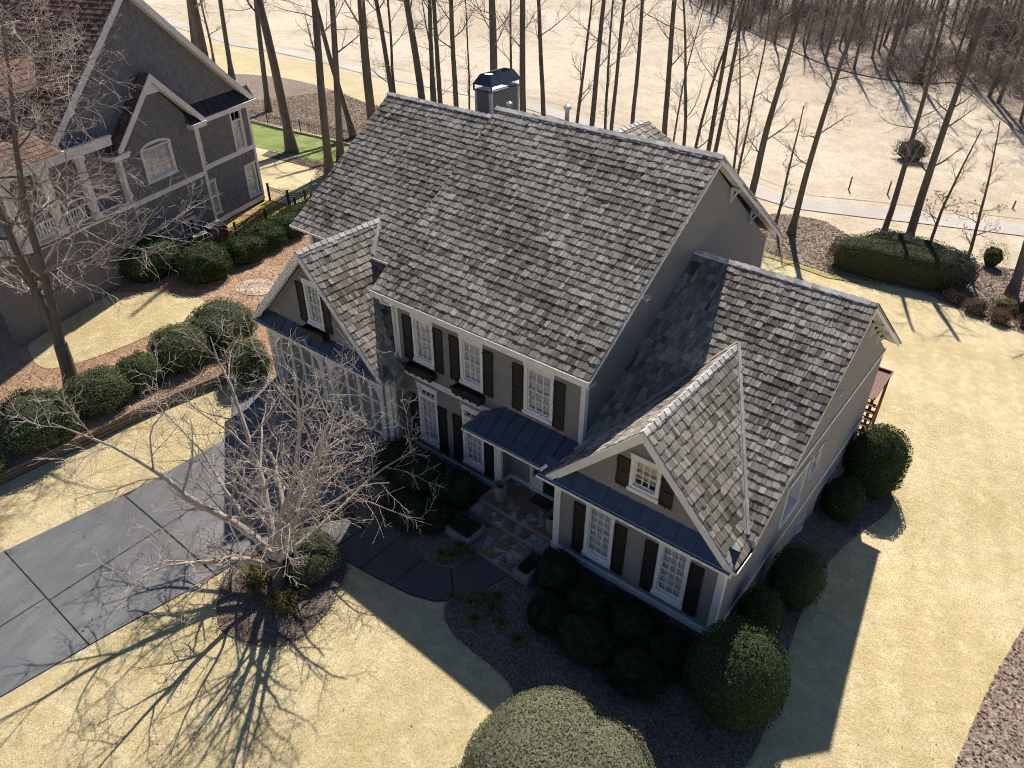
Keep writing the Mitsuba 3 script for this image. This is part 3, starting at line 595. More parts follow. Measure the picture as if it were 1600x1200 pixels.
# right wing
XW, YW0, ZW0, YW, ZW = 6.29, -.364, 3.07, 6.707, 7.745
SW = (ZW - ZW0) / (YW - YW0); LW = math.hypot(YW - YW0, ZW - ZW0)
pw = Plane((0, YW0, ZW0), (1, 0, 0), (0, YW - YW0, ZW - ZW0))
XG, YG, ZG, HG, ZF = 2.976, -1.64, 6.17, 3.213, 2.86
SG = (ZG - ZF) / HG
ygb = YW0 + (ZG - ZW0) / SW; vg = LW * (ZG - ZW0) / (ZW - ZW0)
xr_v = XG + (ZG - ZW0) / SG; xl_v = XG - (ZG - ZW0) / SG
wing_pg = sbox(0, -.02, XW, LW).difference(Polygon([(xl_v - .3, -.3 * vg / (XG - xl_v)), (xr_v + .3, -.3 * vg / (XG - xl_v)), (XG, vg)]))
R_wing = roof('wing_roof', pw, wing_pg, seed=13)
pwb = Plane((0, 2 * YW - YW0, ZW0), (1, 0, 0), (0, -(YW - YW0), ZW - ZW0))
part(H, 'wing_back_roof', pwb.slab(sbox(0, -.02, XW, LW), -.10, .03), 'mat_deckwood')
caps(R_wing, (0.02, YW, ZW), (XW + .02, YW, ZW), (0, -1, -SW), (0, 1, -SW), 'mat_cap', seed=9)
# front gable of the wing
LG = math.hypot(HG, ZG - ZF)
vz = LG * (ZW0 - ZF) / (ZG - ZF)
gpg = Polygon([(0, -.02), (YW0 - YG, -.02), (YW0 - YG, vz), (ygb - YG, LG), (0, LG)])
pgr = Plane((XG + HG, YG, ZF), (0, 1, 0), (-HG, 0, ZG - ZF)); pgl = Plane((XG - HG, YG, ZF), (0, 1, 0), (HG, 0, ZG - ZF))
R_gab = roof('front_gable_roof', pgr, gpg, seed=21, wlo=.09, whi=.24)
part(R_gab, 'left_slope', pgl.slab(gpg, -.10, 0), 'mat_deckwood'); lay(R_gab, pgl, gpg, 'mat_shake', seed=22)
caps(R_gab, (XG, YG - .02, ZG), (XG, ygb - .1, ZG), (-1, 0, -SG), (1, 0, -SG), 'mat_cap', seed=11, L=.29)
for xv in (xr_v, xl_v):
    a, b = np.array([XG, ygb, ZG + .07]), np.array([xv, YW0, ZW0 + .10])
    s = unit(np.cross(b - a, (0, 0, 1))) * .085
    m = cat([hexa([a - s - (0, 0, .05), a + s - (0, 0, .05), b + s - (0, 0, .05), b - s - (0, 0, .05)], [a - s, a + s, b + s, b - s]), bar(a + (0, 0, .012), b + (0, 0, .012), .03, .03)])
    part(R_gab, 'valley_flashing', m, 'mat_flash')
# garage gable
XGG, YGG, ZGG, HGG, ZGF = -12.29, -1.33, 7.02, 4.08, 2.87
SGG = (ZGG - ZGF) / HGG; LGG = math.hypot(HGG, ZGG - ZGF)
cutv = LGG * .10
ggr = Polygon([(0, -.02), (1.33, -.02), (1.33, LGG * .085), (3.3, LGG * .085), (3.3, LGG * .80), (4.3, LGG), (0, LGG)])
ggl = Polygon([(0, -.02), (3.3, -.02), (3.3, LGG * .80), (4.3, LGG), (0, LGG)])
pqr = Plane((XGG + HGG, YGG, ZGF), (0, 1, 0), (-HGG, 0, ZGG - ZGF)); pql = Plane((XGG - HGG, YGG, ZGF), (0, 1, 0), (HGG, 0, ZGG - ZGF))
R_gar = roof('garage_gable_roof', pqr, ggr, seed=31)
part(R_gar, 'left_slope', pql.slab(ggl, -.10, 0), 'mat_deckwood'); lay(R_gar, pql, ggl, 'mat_shake', seed=32)
caps(R_gar, (XGG, YGG - .02, ZGG), (XGG, 2.9, ZGG), (-1, 0, -SGG), (1, 0, -SGG), 'mat_cap', seed=12, L=.3)
yvz = YL + .02
a, b = np.array([XGG, 2.95, ZGG + .07]), np.array([XGG + (ZGG - ZL) / SGG, YL - .02, ZL + .10]); s = unit(np.cross(b - a, (0, 0, 1))) * .09
part(R_gar, 'valley_flashing', cat([hexa([a - s - (0, 0, .05), a + s - (0, 0, .05), b + s - (0, 0, .05), b - s - (0, 0, .05)], [a - s, a + s, b + s, b - s])]), 'mat_flash')
# rear cross gable seen over the main ridge
XB, ZB = -5.03, 10.5
pbr = Plane((XB + 4.2, 15.3, ZB - 4.2 * .5), (0, -1, 0), (-1, 0, .5)); LB = 4.2 * math.hypot(1, .5)
yb1 = 11.3
bpg = Polygon([(15.3 - yb1, 0), (15.3 - 6.9, 0), (15.3 - 6.9, LB), (15.3 - yb1, LB)])
R_back = roof('rear_gable_roof', pbr, bpg, seed=41)
pbl = Plane((XB - 4.2, 15.3, ZB - 4.2 * .5), (0, -1, 0), (1, 0, .5)); part(R_back, 'left_slope', pbl.slab(bpg, -.1, .02), 'mat_deckwood')
caps(R_back, (XB, 7.0, ZB), (XB, yb1, ZB), (-1, 0, -.5), (1, 0, -.5), 'mat_cap', seed=14)
flush_shingles(300)
def valley_free(): pass

# --- walls
WT = 0.0
fm = Fr((0, 0, 0), (1, 0))
op = []
for (u0, u1, bk) in ((-7.58, -6.78, 'curtain'), (-5.21, -4.39, 'curtain'), (-2.30, -1.34, 'blind')):
    op.append(window(H, fm, u0, u1, 3.63, 5.22, 3, 4, jamb=.13, head=.40, sill=.20, backing=bk))
for (u0, u1) in ((-7.55, -6.78), (-5.22, -4.42)):
    op.append(window(H, fm, u0, u1, -.18, 2.15, 3, 6, jamb=.13, head=.32, sill=.22, backing='curtain', trans=(1.80, 1.95)))
for u0, u1 in ((-8.20, -7.76), (-6.62, -6.19), (-5.83, -5.39), (-4.23, -3.80), (-2.92, -2.48), (-1.18, -.75)): shutter(H, fm, u0, u1, 3.39, 5.26)
for u0, u1 in ((-8.17, -7.73), (-6.62, -6.19), (-5.84, -5.40), (-4.26, -3.83)): shutter(H, fm, u0, u1, -.46, 1.77)
flower_box(H, fm, -7.98, -6.58, 3.30); flower_box(H, fm, -5.55, -4.18, 3.30)
porch_hole = sbox(-3.42, -.7, -.06, 2.45)
main_pg = sbox(-8.55, -.68, 0, 5.80).difference(unary_union(op + [porch_hole]))
part(H, 'front_wall', siding(fm, main_pg), 'mat_siding')
B = fm.box
for m_ in [B(-.15, .03, 0, .035, -.9, 5.78), B(-8.62, -8.45, 0, .035, 2.9, 5.78)]: part(H, 'corner_board', m_, 'mat_white')
for m_ in [B(-8.45, -3.2, 0, .05, 2.58, 2.86), B(-8.45, -3.2, .05, .085, 2.83, 2.87)]: part(H, 'belt_course', m_, 'mat_white')
for m_ in [B(-8.45, -3.5, 0, .07, -.92, -.70), B(-8.45, -3.5, 0, .10, -.70, -.67)]: part(H, 'water_table', m_, 'mat_white')
for m_ in [B(-8.6, -3.45, -.3, .02, -1.8, -.92), B(-3.45, .1, .5, .6, -1.8, -.5)]: part(H, 'foundation', m_, 'mat_stonewall')
part(H, 'frieze_board', B(-8.55, .0, 0, .03, 5.74, 5.80), 'mat_white')
part(H, 'soffit', cat([B(-9.2, .37, .0, .46, 5.80, 5.83), B(-9.2, .37, .43, .463, 5.83, 6.06)]), 'mat_white')
gutter(H, (XL, YE - .003, ZE - .07), (XR + .06, YE - .003, ZE - .07), (0, -1, 0))
brackets(H, fm, (-8.22, -8.02, -6.35, -6.12, -3.95, -3.72, -3.2, -2.97, -.78, -.55), 5.8)
# right gable wall of the main block
fg = Fr((0, 0, 0), (0, 1))
ygw = [(0.0, -.7), (13.75, -4.6), (13.75, 5.85), (YR, ZR - .16), (0.0, 5.95)]
part(H, 'gable_wall', siding(fg, Polygon(ygw)), 'mat_siding')
for m_ in [fg.box(.0, .16, 0, .035, -.9, 5.8), fg.box(13.6, 13.78, 0, .035, -4.5, 5.8)]: part(H, 'corner_board', m_, 'mat_white')
for sgn in (-1, 1):
    yo = YR + sgn * (YR - YE)
    rake(H, (XR - .04, yo, ZE + .04), (XR - .04, YR, ZR + .04), .04, .20, (1, 0, 0))
    pl_ = pm if sgn < 0 else pmb
    part(H, 'rake_soffit', pl_.slab(sbox(-XL - .02, .02, XR - XL - .042, LM - .05), -.15, -.105), 'mat_white')
    a = np.array([XR + .004, yo, ZE + .06]); b = np.array([XR + .004, YR, ZR + .06])
    part(H, 'drip_edge', bar(a, b, .02, .05), 'mat_galv')
for y, z in ((8.95, 9.45), (11.3, 7.87), (2.4, 7.85), (4.9, 9.55)): knee(H, fg, y, z, .36)
for y, z in ((5.23, 9.09), (3.07, 7.47)):
    if y < 5: part(H, 'flood_lamp', cat([cyl((.02, y, z), (.1, y, z), .06), cyl((.08, y - .06, z), (.24, y - .09, z - .07), .05, r2=.08), cyl((.08, y + .06, z), (.24, y + .09, z - .07), .05, r2=.08)]), 'mat_white', smooth=40)
gutter(H, (XL, 2 * YR - YE + .003, ZE - .07), (XR + .06, 2 * YR - YE + .003, ZE - .07), (0, 1, 0))
# left section and garage walls
part(H, 'left_wall', cat([box(-15.9, -8.6, 1.98, 2.1, -1, ZL + .1), box(-15.9, -15.8, 2.1, 13.3, -3.6, ZL + .1), box(-15.9, 0, 13.6, 13.7, -4.6, 6.0), box(-8.66, -8.56, 0, 13.6, -3.5, 5.9), box(-.12, -.02, .5, 13.6, -4.6, 5.5),
                          box(0, 5.8, 13.2, 13.3, -4.6, 2.9)]), 'mat_stucco')
gutter(H, (XLL, YL - .02, ZL - .10), (XL + .5, YL - .02, ZL - .10), (0, -1, 0))
part(H, 'soffit', box(XLL, XL + .5, YL, 1.97, ZL - .16, ZL - .12), 'mat_white')
part(H, 'corner_board', box(-15.95, -15.75, 1.93, 1.98, -1, ZL - .16), 'mat_white')
rake(H, (XLL - .0, YL, ZL - .02), (XLL - .0, YLR, ZLR - .02), .03, .2, (-1, 0, 0))
downspout(H, [(-9.6, 1.5, ZL - .1), (-9.6, 1.6, ZL - .35), (-9.55, 1.9, ZL - .55), (-9.55, 1.9, 4.4)])
downspout(H, [(-8.75, -.52, ZE - .08), (-8.75, -.5, 5.75), (-8.63, -.1, 5.45), (-8.63, -.08, 3.5), (-8.66, -.2, 3.28), (-8.7, -.35, 3.2)], .05)
fgar = Fr((0, -.90, 0), (1, 0))
gop = [window(H, fgar, -12.70, -11.95, 3.86, 5.37, 3, 4, jamb=.13, head=.30, sill=.26, backing='curtain', label='tall gable window over the garage')]
shutter(H, fgar, -13.30, -12.86, 3.6, 5.4); shutter(H, fgar, -11.79, -11.36, 3.6, 5.4); flower_box(H, fgar, -13.0, -11.65, 3.52)
DOORS = [(-15.55, -12.6), (-11.85, -8.95)]
for d0, d1 in DOORS:
    zb, zt = -.55, 1.75; m = (d0 + d1) / 2
    k = part(H, 'garage_door', fgar.box(d0, d1, -.22, -.16, zb, zt + .3), 'mat_siding')
    tr = []
    for i in range(4):
        a0 = d0 + (d1 - d0) * i / 4; a1 = d0 + (d1 - d0) * (i + 1) / 4
        tr += [fgar.box(a0, a0 + .09, -.16, -.13, zb, zt + .2), fgar.box(a1 - .09, a1, -.16, -.13, zb, zt + .2), fgar.box(a0 + .09, a1 - .09, -.16, -.13, zb, zb + .14), fgar.box(a0 + .09, a1 - .09, -.16, -.13, 1.05, 1.17)]
    part(k, 'trim', cat(tr), 'mat_white')
    an = np.linspace(0, np.pi, 25); e = .55
    outer = Polygon([(d0 - .22, zb), (d1 + .22, zb), (d1 + .22, zt + .62), (d0 - .22, zt + .62)])
    hw = (d1 - d0) / 2
    inner = Polygon([(d0 + .02, zb - .01), (d1 - .02, zb - .01)] + [(m + (hw - .02) * math.copysign(abs(math.cos(t)) ** .6, math.cos(t)), zt - .35 + .75 * math.sin(t) ** .8) for t in an])
    part(H, 'garage_arch', fgar.prism(outer.difference(inner), -.16, .06), 'mat_white')
    gop.append(outer.buffer(-.01))
gar_pg = Polygon([(-16.1, -.9), (-8.33, -.9), (-8.33, 2.66), (XGG, ZGG - .3), (-16.1, 2.9)]).difference(unary_union(gop))
part(H, 'garage_wall', siding(fgar, gar_pg), 'mat_siding')
fgs = Fr((-8.33, 0, 0), (0, 1))
part(H, 'garage_side_wall', siding(fgs, sbox(-.9, -.9, 0, 2.70)), 'mat_siding')
for m_ in [fgar.box(-8.55, -8.30, 0, .04, -.75, 2.5), fgs.box(-.86, -.62, 0, .04, -.75, 2.5), fgar.box(-16.13, -15.9, 0, .04, -.75, 2.5)]: part(H, 'corner_board', m_, 'mat_white')
for m_ in [fgar.box(-15.9, -8.55, 0, .03, 2.42, 2.66), fgar.box(-16.2, -8.22, .0, .40, 2.66, 2.69)]: part(H, 'frieze_board', m_, 'mat_white')
downspout(H, [(-8.27, -1.2, 2.7), (-8.24, -.95, 2.5), (-8.24, -.8, 2.35), (-8.24, -.8, -.7)])
def pent(fr, u0, u1, n, ze=2.80, zt=3.27, d=.42):
    q = [(fr(u0 + (u1 - u0) * i / n, d, ze), fr(u0 + (u1 - u0) * (i + 1) / n, d, ze), fr(u0 + (u1 - u0) * (i + 1) / n, .0, zt), fr(u0 + (u1 - u0) * i / n, .0, zt)) for i in range(n)]
    metal_roof(H, 'pent_roof', q)
    a, b = fr(u0, d + .005, ze - .10), fr(u1, d + .005, ze - .10)
    gutter(H, a, b, fr.N)
pent(fgar, XGG - HGG + .02, XGG + HGG - .02, 13)
def barge(fr, xg, zg, hg, zf, w, sg):
    O = fr(0, 0, 0)
    for s in (-1, 1):
        rake(H, fr(xg + s * hg, w, zf + .0), fr(xg, w, zg + .0), .045, .22, fr.N)
        rake(H, fr(xg + s * (hg - .45), w - .045, zf + .45 * sg - .16), fr(xg, w - .045, zg - .16), .045, .16, fr.N, name='rake_trim')
        a, b, c, d = fr(xg + s * hg, w - .045, zf - .19), fr(xg, w - .045, zg - .19), fr(xg, .0, zg - .19), fr(xg + s * hg, .0, zf - .19)
        part(H, 'gable_soffit', hexa([x - np.array([0, 0, .02]) for x in (a, b, c, d)], [a, b, c, d]), 'mat_white')
barge(fgar, XGG, ZGG, HGG, ZGF, .43, SGG)
# wing walls
fw = Fr((0, -1.26, 0), (1, 0))
wop = [window(H, fw, 1.27, 2.08, .14, 2.07, 3, 6, jamb=.13, head=.22, sill=.26, backing='curtain', crown=False),
       window(H, fw, 3.92, 4.71, .14, 2.07, 3, 6, jamb=.13, head=.22, sill=.26, backing='curtain', crown=False),
       window(H, fw, 2.66, 3.40, 3.83, 4.74, 3, 4, jamb=.13, head=.24, sill=.24, backing='woodblind', label='small gable window with wooden blinds, light behind painted in as warm colour')]
for u0, u1 in ((.68, 1.11), (2.24, 2.67), (3.34, 3.76), (4.87, 5.30)): shutter(H, fw, u0, u1, -.15, 2.0)
for u0, u1 in ((2.08, 2.50), (3.56, 3.98)): shutter(H, fw, u0, u1, 3.6, 4.68)
wing_f = Polygon([(-.10, -.38), (5.9, -.38), (5.9, 2.7), (XG, ZG - .28), (-.10, 2.9)]).difference(unary_union(wop))
part(H, 'wing_wall', siding(fw, wing_f), 'mat_siding')
part(H, 'wing_left_wall', siding(Fr((-.10, 0, 0), (0, -1)), sbox(.0, -.6, 1.26, 2.8)), 'mat_siding')
for m_ in [fw.box(-.13, .12, 0, .04, -.38, 2.45), fw.box(5.72, 5.94, 0, .04, -.38, 2.45), box(5.9, 5.94, -1.26, -1.06, -.6, 2.6), box(-.14, -.10, -1.26, -1.06, -.6, 2.45)]: part(H, 'corner_board', m_, 'mat_white')
for m_ in [fw.box(-.15, 6.0, 0, .09, -.64, -.42), fw.box(-.15, 6.0, 0, .12, -.42, -.38)]: part(H, 'water_table', m_, 'mat_white')
part(H, 'foundation', fw.box(-.1, 5.93, -.3, .02, -2.2, -.64), 'mat_stonewall')
for m_ in [fw.box(.12, 5.72, 0, .03, 2.3, 2.62), fw.box(-.2, 6.16, .0, .40, 2.62, 2.66)]: part(H, 'frieze_board', m_, 'mat_white')
brackets(H, fw, (.28, .5, 2.45, 2.66, 3.0, 3.2, 5.2, 5.42), 2.62)
pent(fw, XG - HG - .30, XG + HG - .02, 11)
barge(fw, XG, ZG, HG, ZF, .38, SG)
part(H, 'return_bracket', cat([lathe([(0, -.16), (.07, -.13), (.08, 0), (0, 0)], (-.36, -1.42, 2.62), 12)]), 'mat_white', smooth=40)
downspout(H, [(-.45, -1.72, 2.98), (-.32, -1.5, 3.12)], .06)
gutter(H, (XG + HG + .0, YG - .0, ZF - .14), (XG + HG + .0, YW0 - .05, ZF - .14), (1, 0, 0))
# wing right side wall
fs = Fr((5.9, 0, 0), (0, 1))
sop = [window(H, fs, 3.55, 5.15, .42, 2.12, 1, 1, jamb=.10, head=.12, sill=.12, backing='sheer', deep=.18, mid=False, crown=False, panes=False, label='wide side window in a deep white frame'),
       window(H, fs, 5.93, 6.78, .95, 1.95, 1, 1, jamb=.07, head=.08, sill=.08, backing='none', mid=True, crown=False, panes=False, wo=.02),
       window(H, fs, 8.55, 10.35, -3.2, -1.75, 2, 1, jamb=.08, head=.08, sill=.08, backing='none', mid=False, crown=False, panes=False, wo=.03),
       window(H, fs, 11.5, 13.0, -3.2, -2.25, 2, 1, jamb=.08, head=.08, sill=.08, backing='none', mid=False, crown=False, panes=False, wo=.03),
       window(H, fs, 6.6, 7.3, -2.6, -1.9, 1, 1, jamb=.06, head=.06, sill=.06, backing='none', mid=False, crown=False, panes=False, wo=.03)]
side_pg = Polygon([(-1.26, -4.8), (13.3, -4.8), (13.3, 2.78), (YW, ZW - .22), (-.2, 2.92), (-1.26, 2.75)]).difference(unary_union(sop))
part(H, 'wing_side_wall', fs.prism(side_pg, -.08, 0), 'mat_stucco')
for m_ in [fs.box(-1.2, 13.3, 0, .045, 2.70, 2.84), fs.box(-1.2, 13.3, .0, .05, -.78, -.64)]: part(H, 'belt_course', m_, 'mat_white')
for sgn in (-1, 1):
    yo = YW + sgn * (YW - YW0)
    rake(H, (XW - .04, yo, ZW0 - .02), (XW - .04, YW, ZW - .02), .04, .20, (1, 0, 0))
    pl_ = pw if sgn < 0 else pwb
    part(H, 'rake_soffit', pl_.slab(sbox(5.86, .05, XW - .042, LW - .05), -.15, -.105), 'mat_white')
for y, z in ((9.0, 5.95), (10.7, 4.83)): knee(H, fs, y, z, .38)
gutter(H, (0, 2 * YW - YW0 + .003, ZW0 - .12), (XW + .06, 2 * YW - YW0 + .003, ZW0 - .12), (0, 1, 0))
part(H, 'flood_lamp', cat([cyl((5.92, 6.16, 4.63), (6.0, 6.16, 4.63), .06), cyl((5.98, 6.1, 4.63), (6.14, 6.06, 4.56), .05, r2=.08), cyl((5.98, 6.22, 4.63), (6.14, 6.26, 4.56), .05, r2=.08)]), 'mat_white', smooth=40)
part(H, 'vent_hood', cat([box(5.9, 6.02, 3.0, 3.22, 3.3, 3.42), box(5.9, 6.04, 2.98, 3.24, 3.42, 3.45)]), 'mat_siding')
# porch recess, front door and metal porch roof
fr_ = Fr((0, .45, 0), (1, 0))
part(H, 'recess_wall', cat([siding(fr_, sbox(-3.4, -.5, -2.42, 2.4)), siding(Fr((-3.4, 0, 0), (0, 1)), sbox(0, -.5, .45, 2.4))]), 'mat_siding')
part(H, 'porch_ceiling', box(-3.4, -.1, -.02, .45, 2.4, 2.45), 'mat_white')
part(H, 'baseboard', cat([fr_.box(-3.4, -2.42, .0, .03, -.46, -.24), box(-3.4, -3.36, 0, .42, -.46, -.24), fr_.box(-2.42, -.12, 0, .09, -.46, -.33)]), 'mat_white')
k = part(H, 'front_door', cat([fr_.box(-1.82, -.86, -.05, -.01, -.33, 1.85)] + [fr_.box(-1.74 + i * .44, -1.38 + i * .44, -.01, .005, z0, z1) for i in (0, 1) for z0, z1 in ((-.2, .45), (.6, 1.7))]), 'mat_black')
part(k, 'handle', cat([cyl((-.93, .45, .6), (-.93, .37, .6), .02), cyl((-.97, .36, .6), (-.83, .36, .6), .013)]), 'mat_galv')
part(H, 'door_frame', cat([fr_.box(-2.42, -2.30, -.06, .05, -.33, 2.1), fr_.box(-1.98, -1.82, -.06, .05, -.33, 2.1), fr_.box(-.86, -.72, -.06, .05, -.33, 2.1), fr_.box(-.36, -.1, -.06, .05, -.33, 2.1), fr_.box(-2.42, -.1, -.06, .06, 1.9, 2.4)]), 'mat_white')
for u0, u1 in ((-2.30, -1.98), (-.72, -.36)):
    k = part(H, 'sidelight', fr_.box(u0, u1, -.05, -.01, -.33, .2), 'mat_white')
    for z in (.6, 1.05, 1.5): part(k, 'bar', fr_.box(u0, u1, -.05, -.015, z - .012, z + .012), 'mat_white')
    for i in range(4): part(k, 'pane', fr_.box(u0, u1, -.045, -.04, .2 + i * .43, .2 + (i + 1) * .43 - .02), 'mat_glass')
    part(k, 'hall', fr_.box(u0, u1, -.3, -.28, -.3, 1.95), 'mat_dark')
for m_ in [fm.box(-3.78, -3.44, -.02, .06, -.7, 2.36), box(-3.44, -3.40, .0, .16, -.7, 2.36), fm.box(-.35, -.06, -.02, .06, -.5, 2.36)]: part(H, 'porch_post', m_, 'mat_white')
qs = []
xs_e = np.linspace(-4.28, -.13, 9); 
for i in range(8):
    def topx(x): return min(max(x, -3.2), -.06) if x > -3.2 else -3.2
    e0, e1 = xs_e[i], xs_e[i + 1]
    def tp(x):
        if x >= -3.2: return (x, -.0, 3.22)
        t = (x + 4.28) / 1.08
        return (x, -1.16 + 1.16 * t, 2.58 + .64 * t)
    if i == 0: qs.append(((e0, -1.16, 2.58), (e1, -1.16, 2.58), tp(e1), tp(e0 + .001)))
    else: qs.append(((e0, -1.16, 2.58), (e1, -1.16, 2.58), tp(e1), tp(e0)))
qs.append(((-4.32, -.002, 2.60), (-4.28, -1.16, 2.58), (-3.2, -.0, 3.22), (-3.22, -.0, 3.21)))
metal_roof(H, 'porch_roof', qs)
part(H, 'porch_beam', cat([box(-4.2, -.15, -1.12, -1.04, 2.34, 2.52), box(-4.2, -4.12, -1.04, 0, 2.34, 2.52), box(-4.12, -.15, -1.04, 0, 2.50, 2.52)]), 'mat_white')
gutter(H, (-4.28, -1.165, 2.47), (-.13, -1.165, 2.47), (0, -1, 0), h=.09, d=.09)
# chimney and roof pipes
cx1, cy0 = -13.05, 11.0
k = part(H, 'chimney', cat([siding(Fr((0, cy0, 0), (1, 0)), sbox(cx1 - .95, 6, cx1, 10.44)), siding(Fr((cx1, 0, 0), (0, 1)), sbox(cy0, 6, cy0 + 2.05, 10.44)), box(cx1 - .95, cx1 - .9, cy0, cy0 + 2.05, 6, 10.44), box(cx1 - .95, cx1, cy0 + 2.0, cy0 + 2.05, 6, 10.44)]), 'mat_siding')
for m_ in [box(cx1 - .11, cx1 + .03, cy0 - .03, cy0 + .11, 6, 10.43), box(cx1 - .98, cx1 - .85, cy0 - .03, cy0 + .08, 6, 10.43), box(cx1 - .1, cx1 + .03, cy0 + 1.95, cy0 + 2.08, 6, 10.43)]: part(k, 'corner_board', m_, 'mat_white')
o = .10; zc = 10.5
A0 = [(cx1 - .95 - o, cy0 - o, zc + .18), (cx1 + o, cy0 - o, zc + .18), (cx1 + o, cy0 + 2.05 + o, zc + .18), (cx1 - .95 - o, cy0 + 2.05 + o, zc + .18)]
A1 = [(cx1 - .78, cy0 + .16, zc + .62), (cx1 - .17, cy0 + .16, zc + .62), (cx1 - .17, cy0 + 1.89, zc + .62), (cx1 - .78, cy0 + 1.89, zc + .62)]
sk = []
for i in range(4):
    j = (i + 1) % 4
    n_ = unit(np.cross(np.subtract(A0[j], A0[i]), np.subtract(A1[i], A0[i]))) * .02
    a_, b_, c_, d_ = [np.array(x) for x in (A0[i], A0[j], A1[j], A1[i])]
    sk.append(M([a_, b_, c_, d_, a_ - n_, b_ - n_, c_ - n_, d_ - n_], [[0, 1, 2], [0, 2, 3], [4, 6, 5], [4, 7, 6], [0, 3, 7], [0, 7, 4], [1, 5, 6], [1, 6, 2], [3, 2, 6], [3, 6, 7]]))
sk += [box(x - .03, x + .03, y - .03, y + .03, zc - .06, zc + .2) for x in (cx1 - 1.0, cx1 + .05) for y in (cy0 - .05, cy0 + 2.1)]
sk.append(box(cx1 - 1.03, cx1 + .08, cy0 - .08, cy0 + 2.13, zc - .1, zc - .05))
part(k, 'chimney_cap', cat(sk), 'mat_seam')
part(k, 'crown_pan', box(cx1 - .9, cx1 - .05, cy0 + .05, cy0 + 2.0, zc - .045, zc - .01), 'mat_white')
part(k, 'flue', cat([cyl((cx1 - .48, cy0 + .42, zc), (cx1 - .48, cy0 + .42, zc + .56), .17, 20), cyl((cx1 - .48, cy0 + .42, zc + .56), (cx1 - .48, cy0 + .42, zc + .6), .21, 20)]), 'mat_white', smooth=40)
for (x, y, zt, r) in ((-9.22, 7.6, 11.22, .075), (-6.40, 7.6, 11.55, .085)):
    k = part(H, 'vent_pipe', cat([cyl((x, y, 10.2), (x, y, zt - .06), r, 14)]), 'mat_galv', smooth=40)
    part(k, 'pipe_cap', cat([cyl((x, y, zt - .12), (x, y, zt), r * 1.75, 14), cyl((x, y, zt), (x, y, zt + .05), r * 1.6, 14, r2=r * .6)]), 'mat_galv', smooth=40)
# porch floor, steps: irregular flagstones
def flagstones(root, pg, z, n, seed, h=.035):
    from shapely import voronoi_polygons, MultiPoint
    rg = np.random.default_rng(seed); x0, y0, x1, y1 = pg.bounds
    pts = [(rg.uniform(x0, x1), rg.uniform(y0, y1)) for _ in range(n)]
    for c in voronoi_polygons(MultiPoint(pts), extend_to=pg).geoms:
        for p in polys(c.intersection(pg).buffer(-.022).simplify(.01)):
            if p.area < .004: continue
            p = p.buffer(-.02).buffer(.02, quad_segs=2)
            for p in polys(p):
                v, f = poly_tri(p); zz = z + h + rg.uniform(-.006, .006); c_ = np.array(p.exterior.coords); q = len(c_)
                V = np.vstack([np.c_[v, np.full(len(v), zz)], np.c_[c_, np.full(q, zz)], np.c_[c_, np.full(q, z - .02)]])
                n0 = len(v); F = [list(t) for t in f] + [[n0 + i, n0 + q + i, n0 + i + 1] for i in range(q - 1)] + [[n0 + i + 1, n0 + q + i, n0 + q + i + 1] for i in range(q - 1)]
                part(root, 'stone', M(V, F), 'mat_stone_%d' % rg.choice([0, 0, 0, 1, 2, 2, 3]))
for (pg, z, n, sd) in ((sbox(-3.55, -1.22, -.14, .36), -.45, 60, 1), (sbox(-3.6, -1.72, -.2, -1.24), -.62, 24, 2), (sbox(-2.5, -2.1, -.62, -1.74), -.78, 13, 4), (sbox(-2.5, -2.98, -.56, -2.12), -.86, 20, 6)):
    x0, y0, x1, y1 = pg.bounds
    k = part(H, 'porch_floor' if sd == 1 else 'porch_step', box(x0, x1, y0, y1, -1.4, z), 'mat_mortar')
    flagstones(k, pg, z, n, sd)
for nm, (x0, x1, y0, y1, z) in (('left', (-3.66, -2.54, -3.0, -2.02, -.62)), ('right', (-.52, .1, -3.0, -2.2, -.62))):
    t = thing('stone_planter', 'low square stone planter with clipped greenery on the %s of the porch steps' % nm, 'planter', 'planters beside the porch steps')
    part(t, 'curb', cat([box(x0, x1, y0, y0 + .12, -1.2, z), box(x0, x1, y1 - .12, y1, -1.2, z), box(x0, x0 + .12, y0 + .12, y1 - .12, -1.2, z), box(x1 - .12, x1, y0 + .12, y1 - .12, -1.2, z)]), 'mat_stone_1')
    PLANTERS = globals().setdefault('PLANTERS', []); PLANTERS.append((t, x0 + .12, x1 - .12, y0 + .12, y1 - .12, z))
for nm, (x, y) in (('beside the white porch post', (-2.84, -.80)), ('beside the right wing corner', (-.42, -.92))):
    t = thing('planter_pot', 'tall ribbed grey pot standing on the flagstone porch %s' % nm, 'pot', 'tall pots on the porch')
    prof = [(.0, 0), (.17, 0), (.20, .05), (.235, .4), (.225, .70), (.25, .73), (.25, .78), (.21, .78), (.20, .68), (.0, .66)]
    part(t, 'pot', lathe(prof, (x, y, -.41), 24), 'mat_clay', smooth=40)
    part(t, 'soil', cyl((x, y, .24), (x, y, .26), .2, 20), 'mat_dark')
put(thing('doormat', 'black doormat on the flagstones before the front door', 'doormat'), mikit.ply(box(-2.02, -1.12, -.18, .33, -.41, -.392), 'mat_black'))
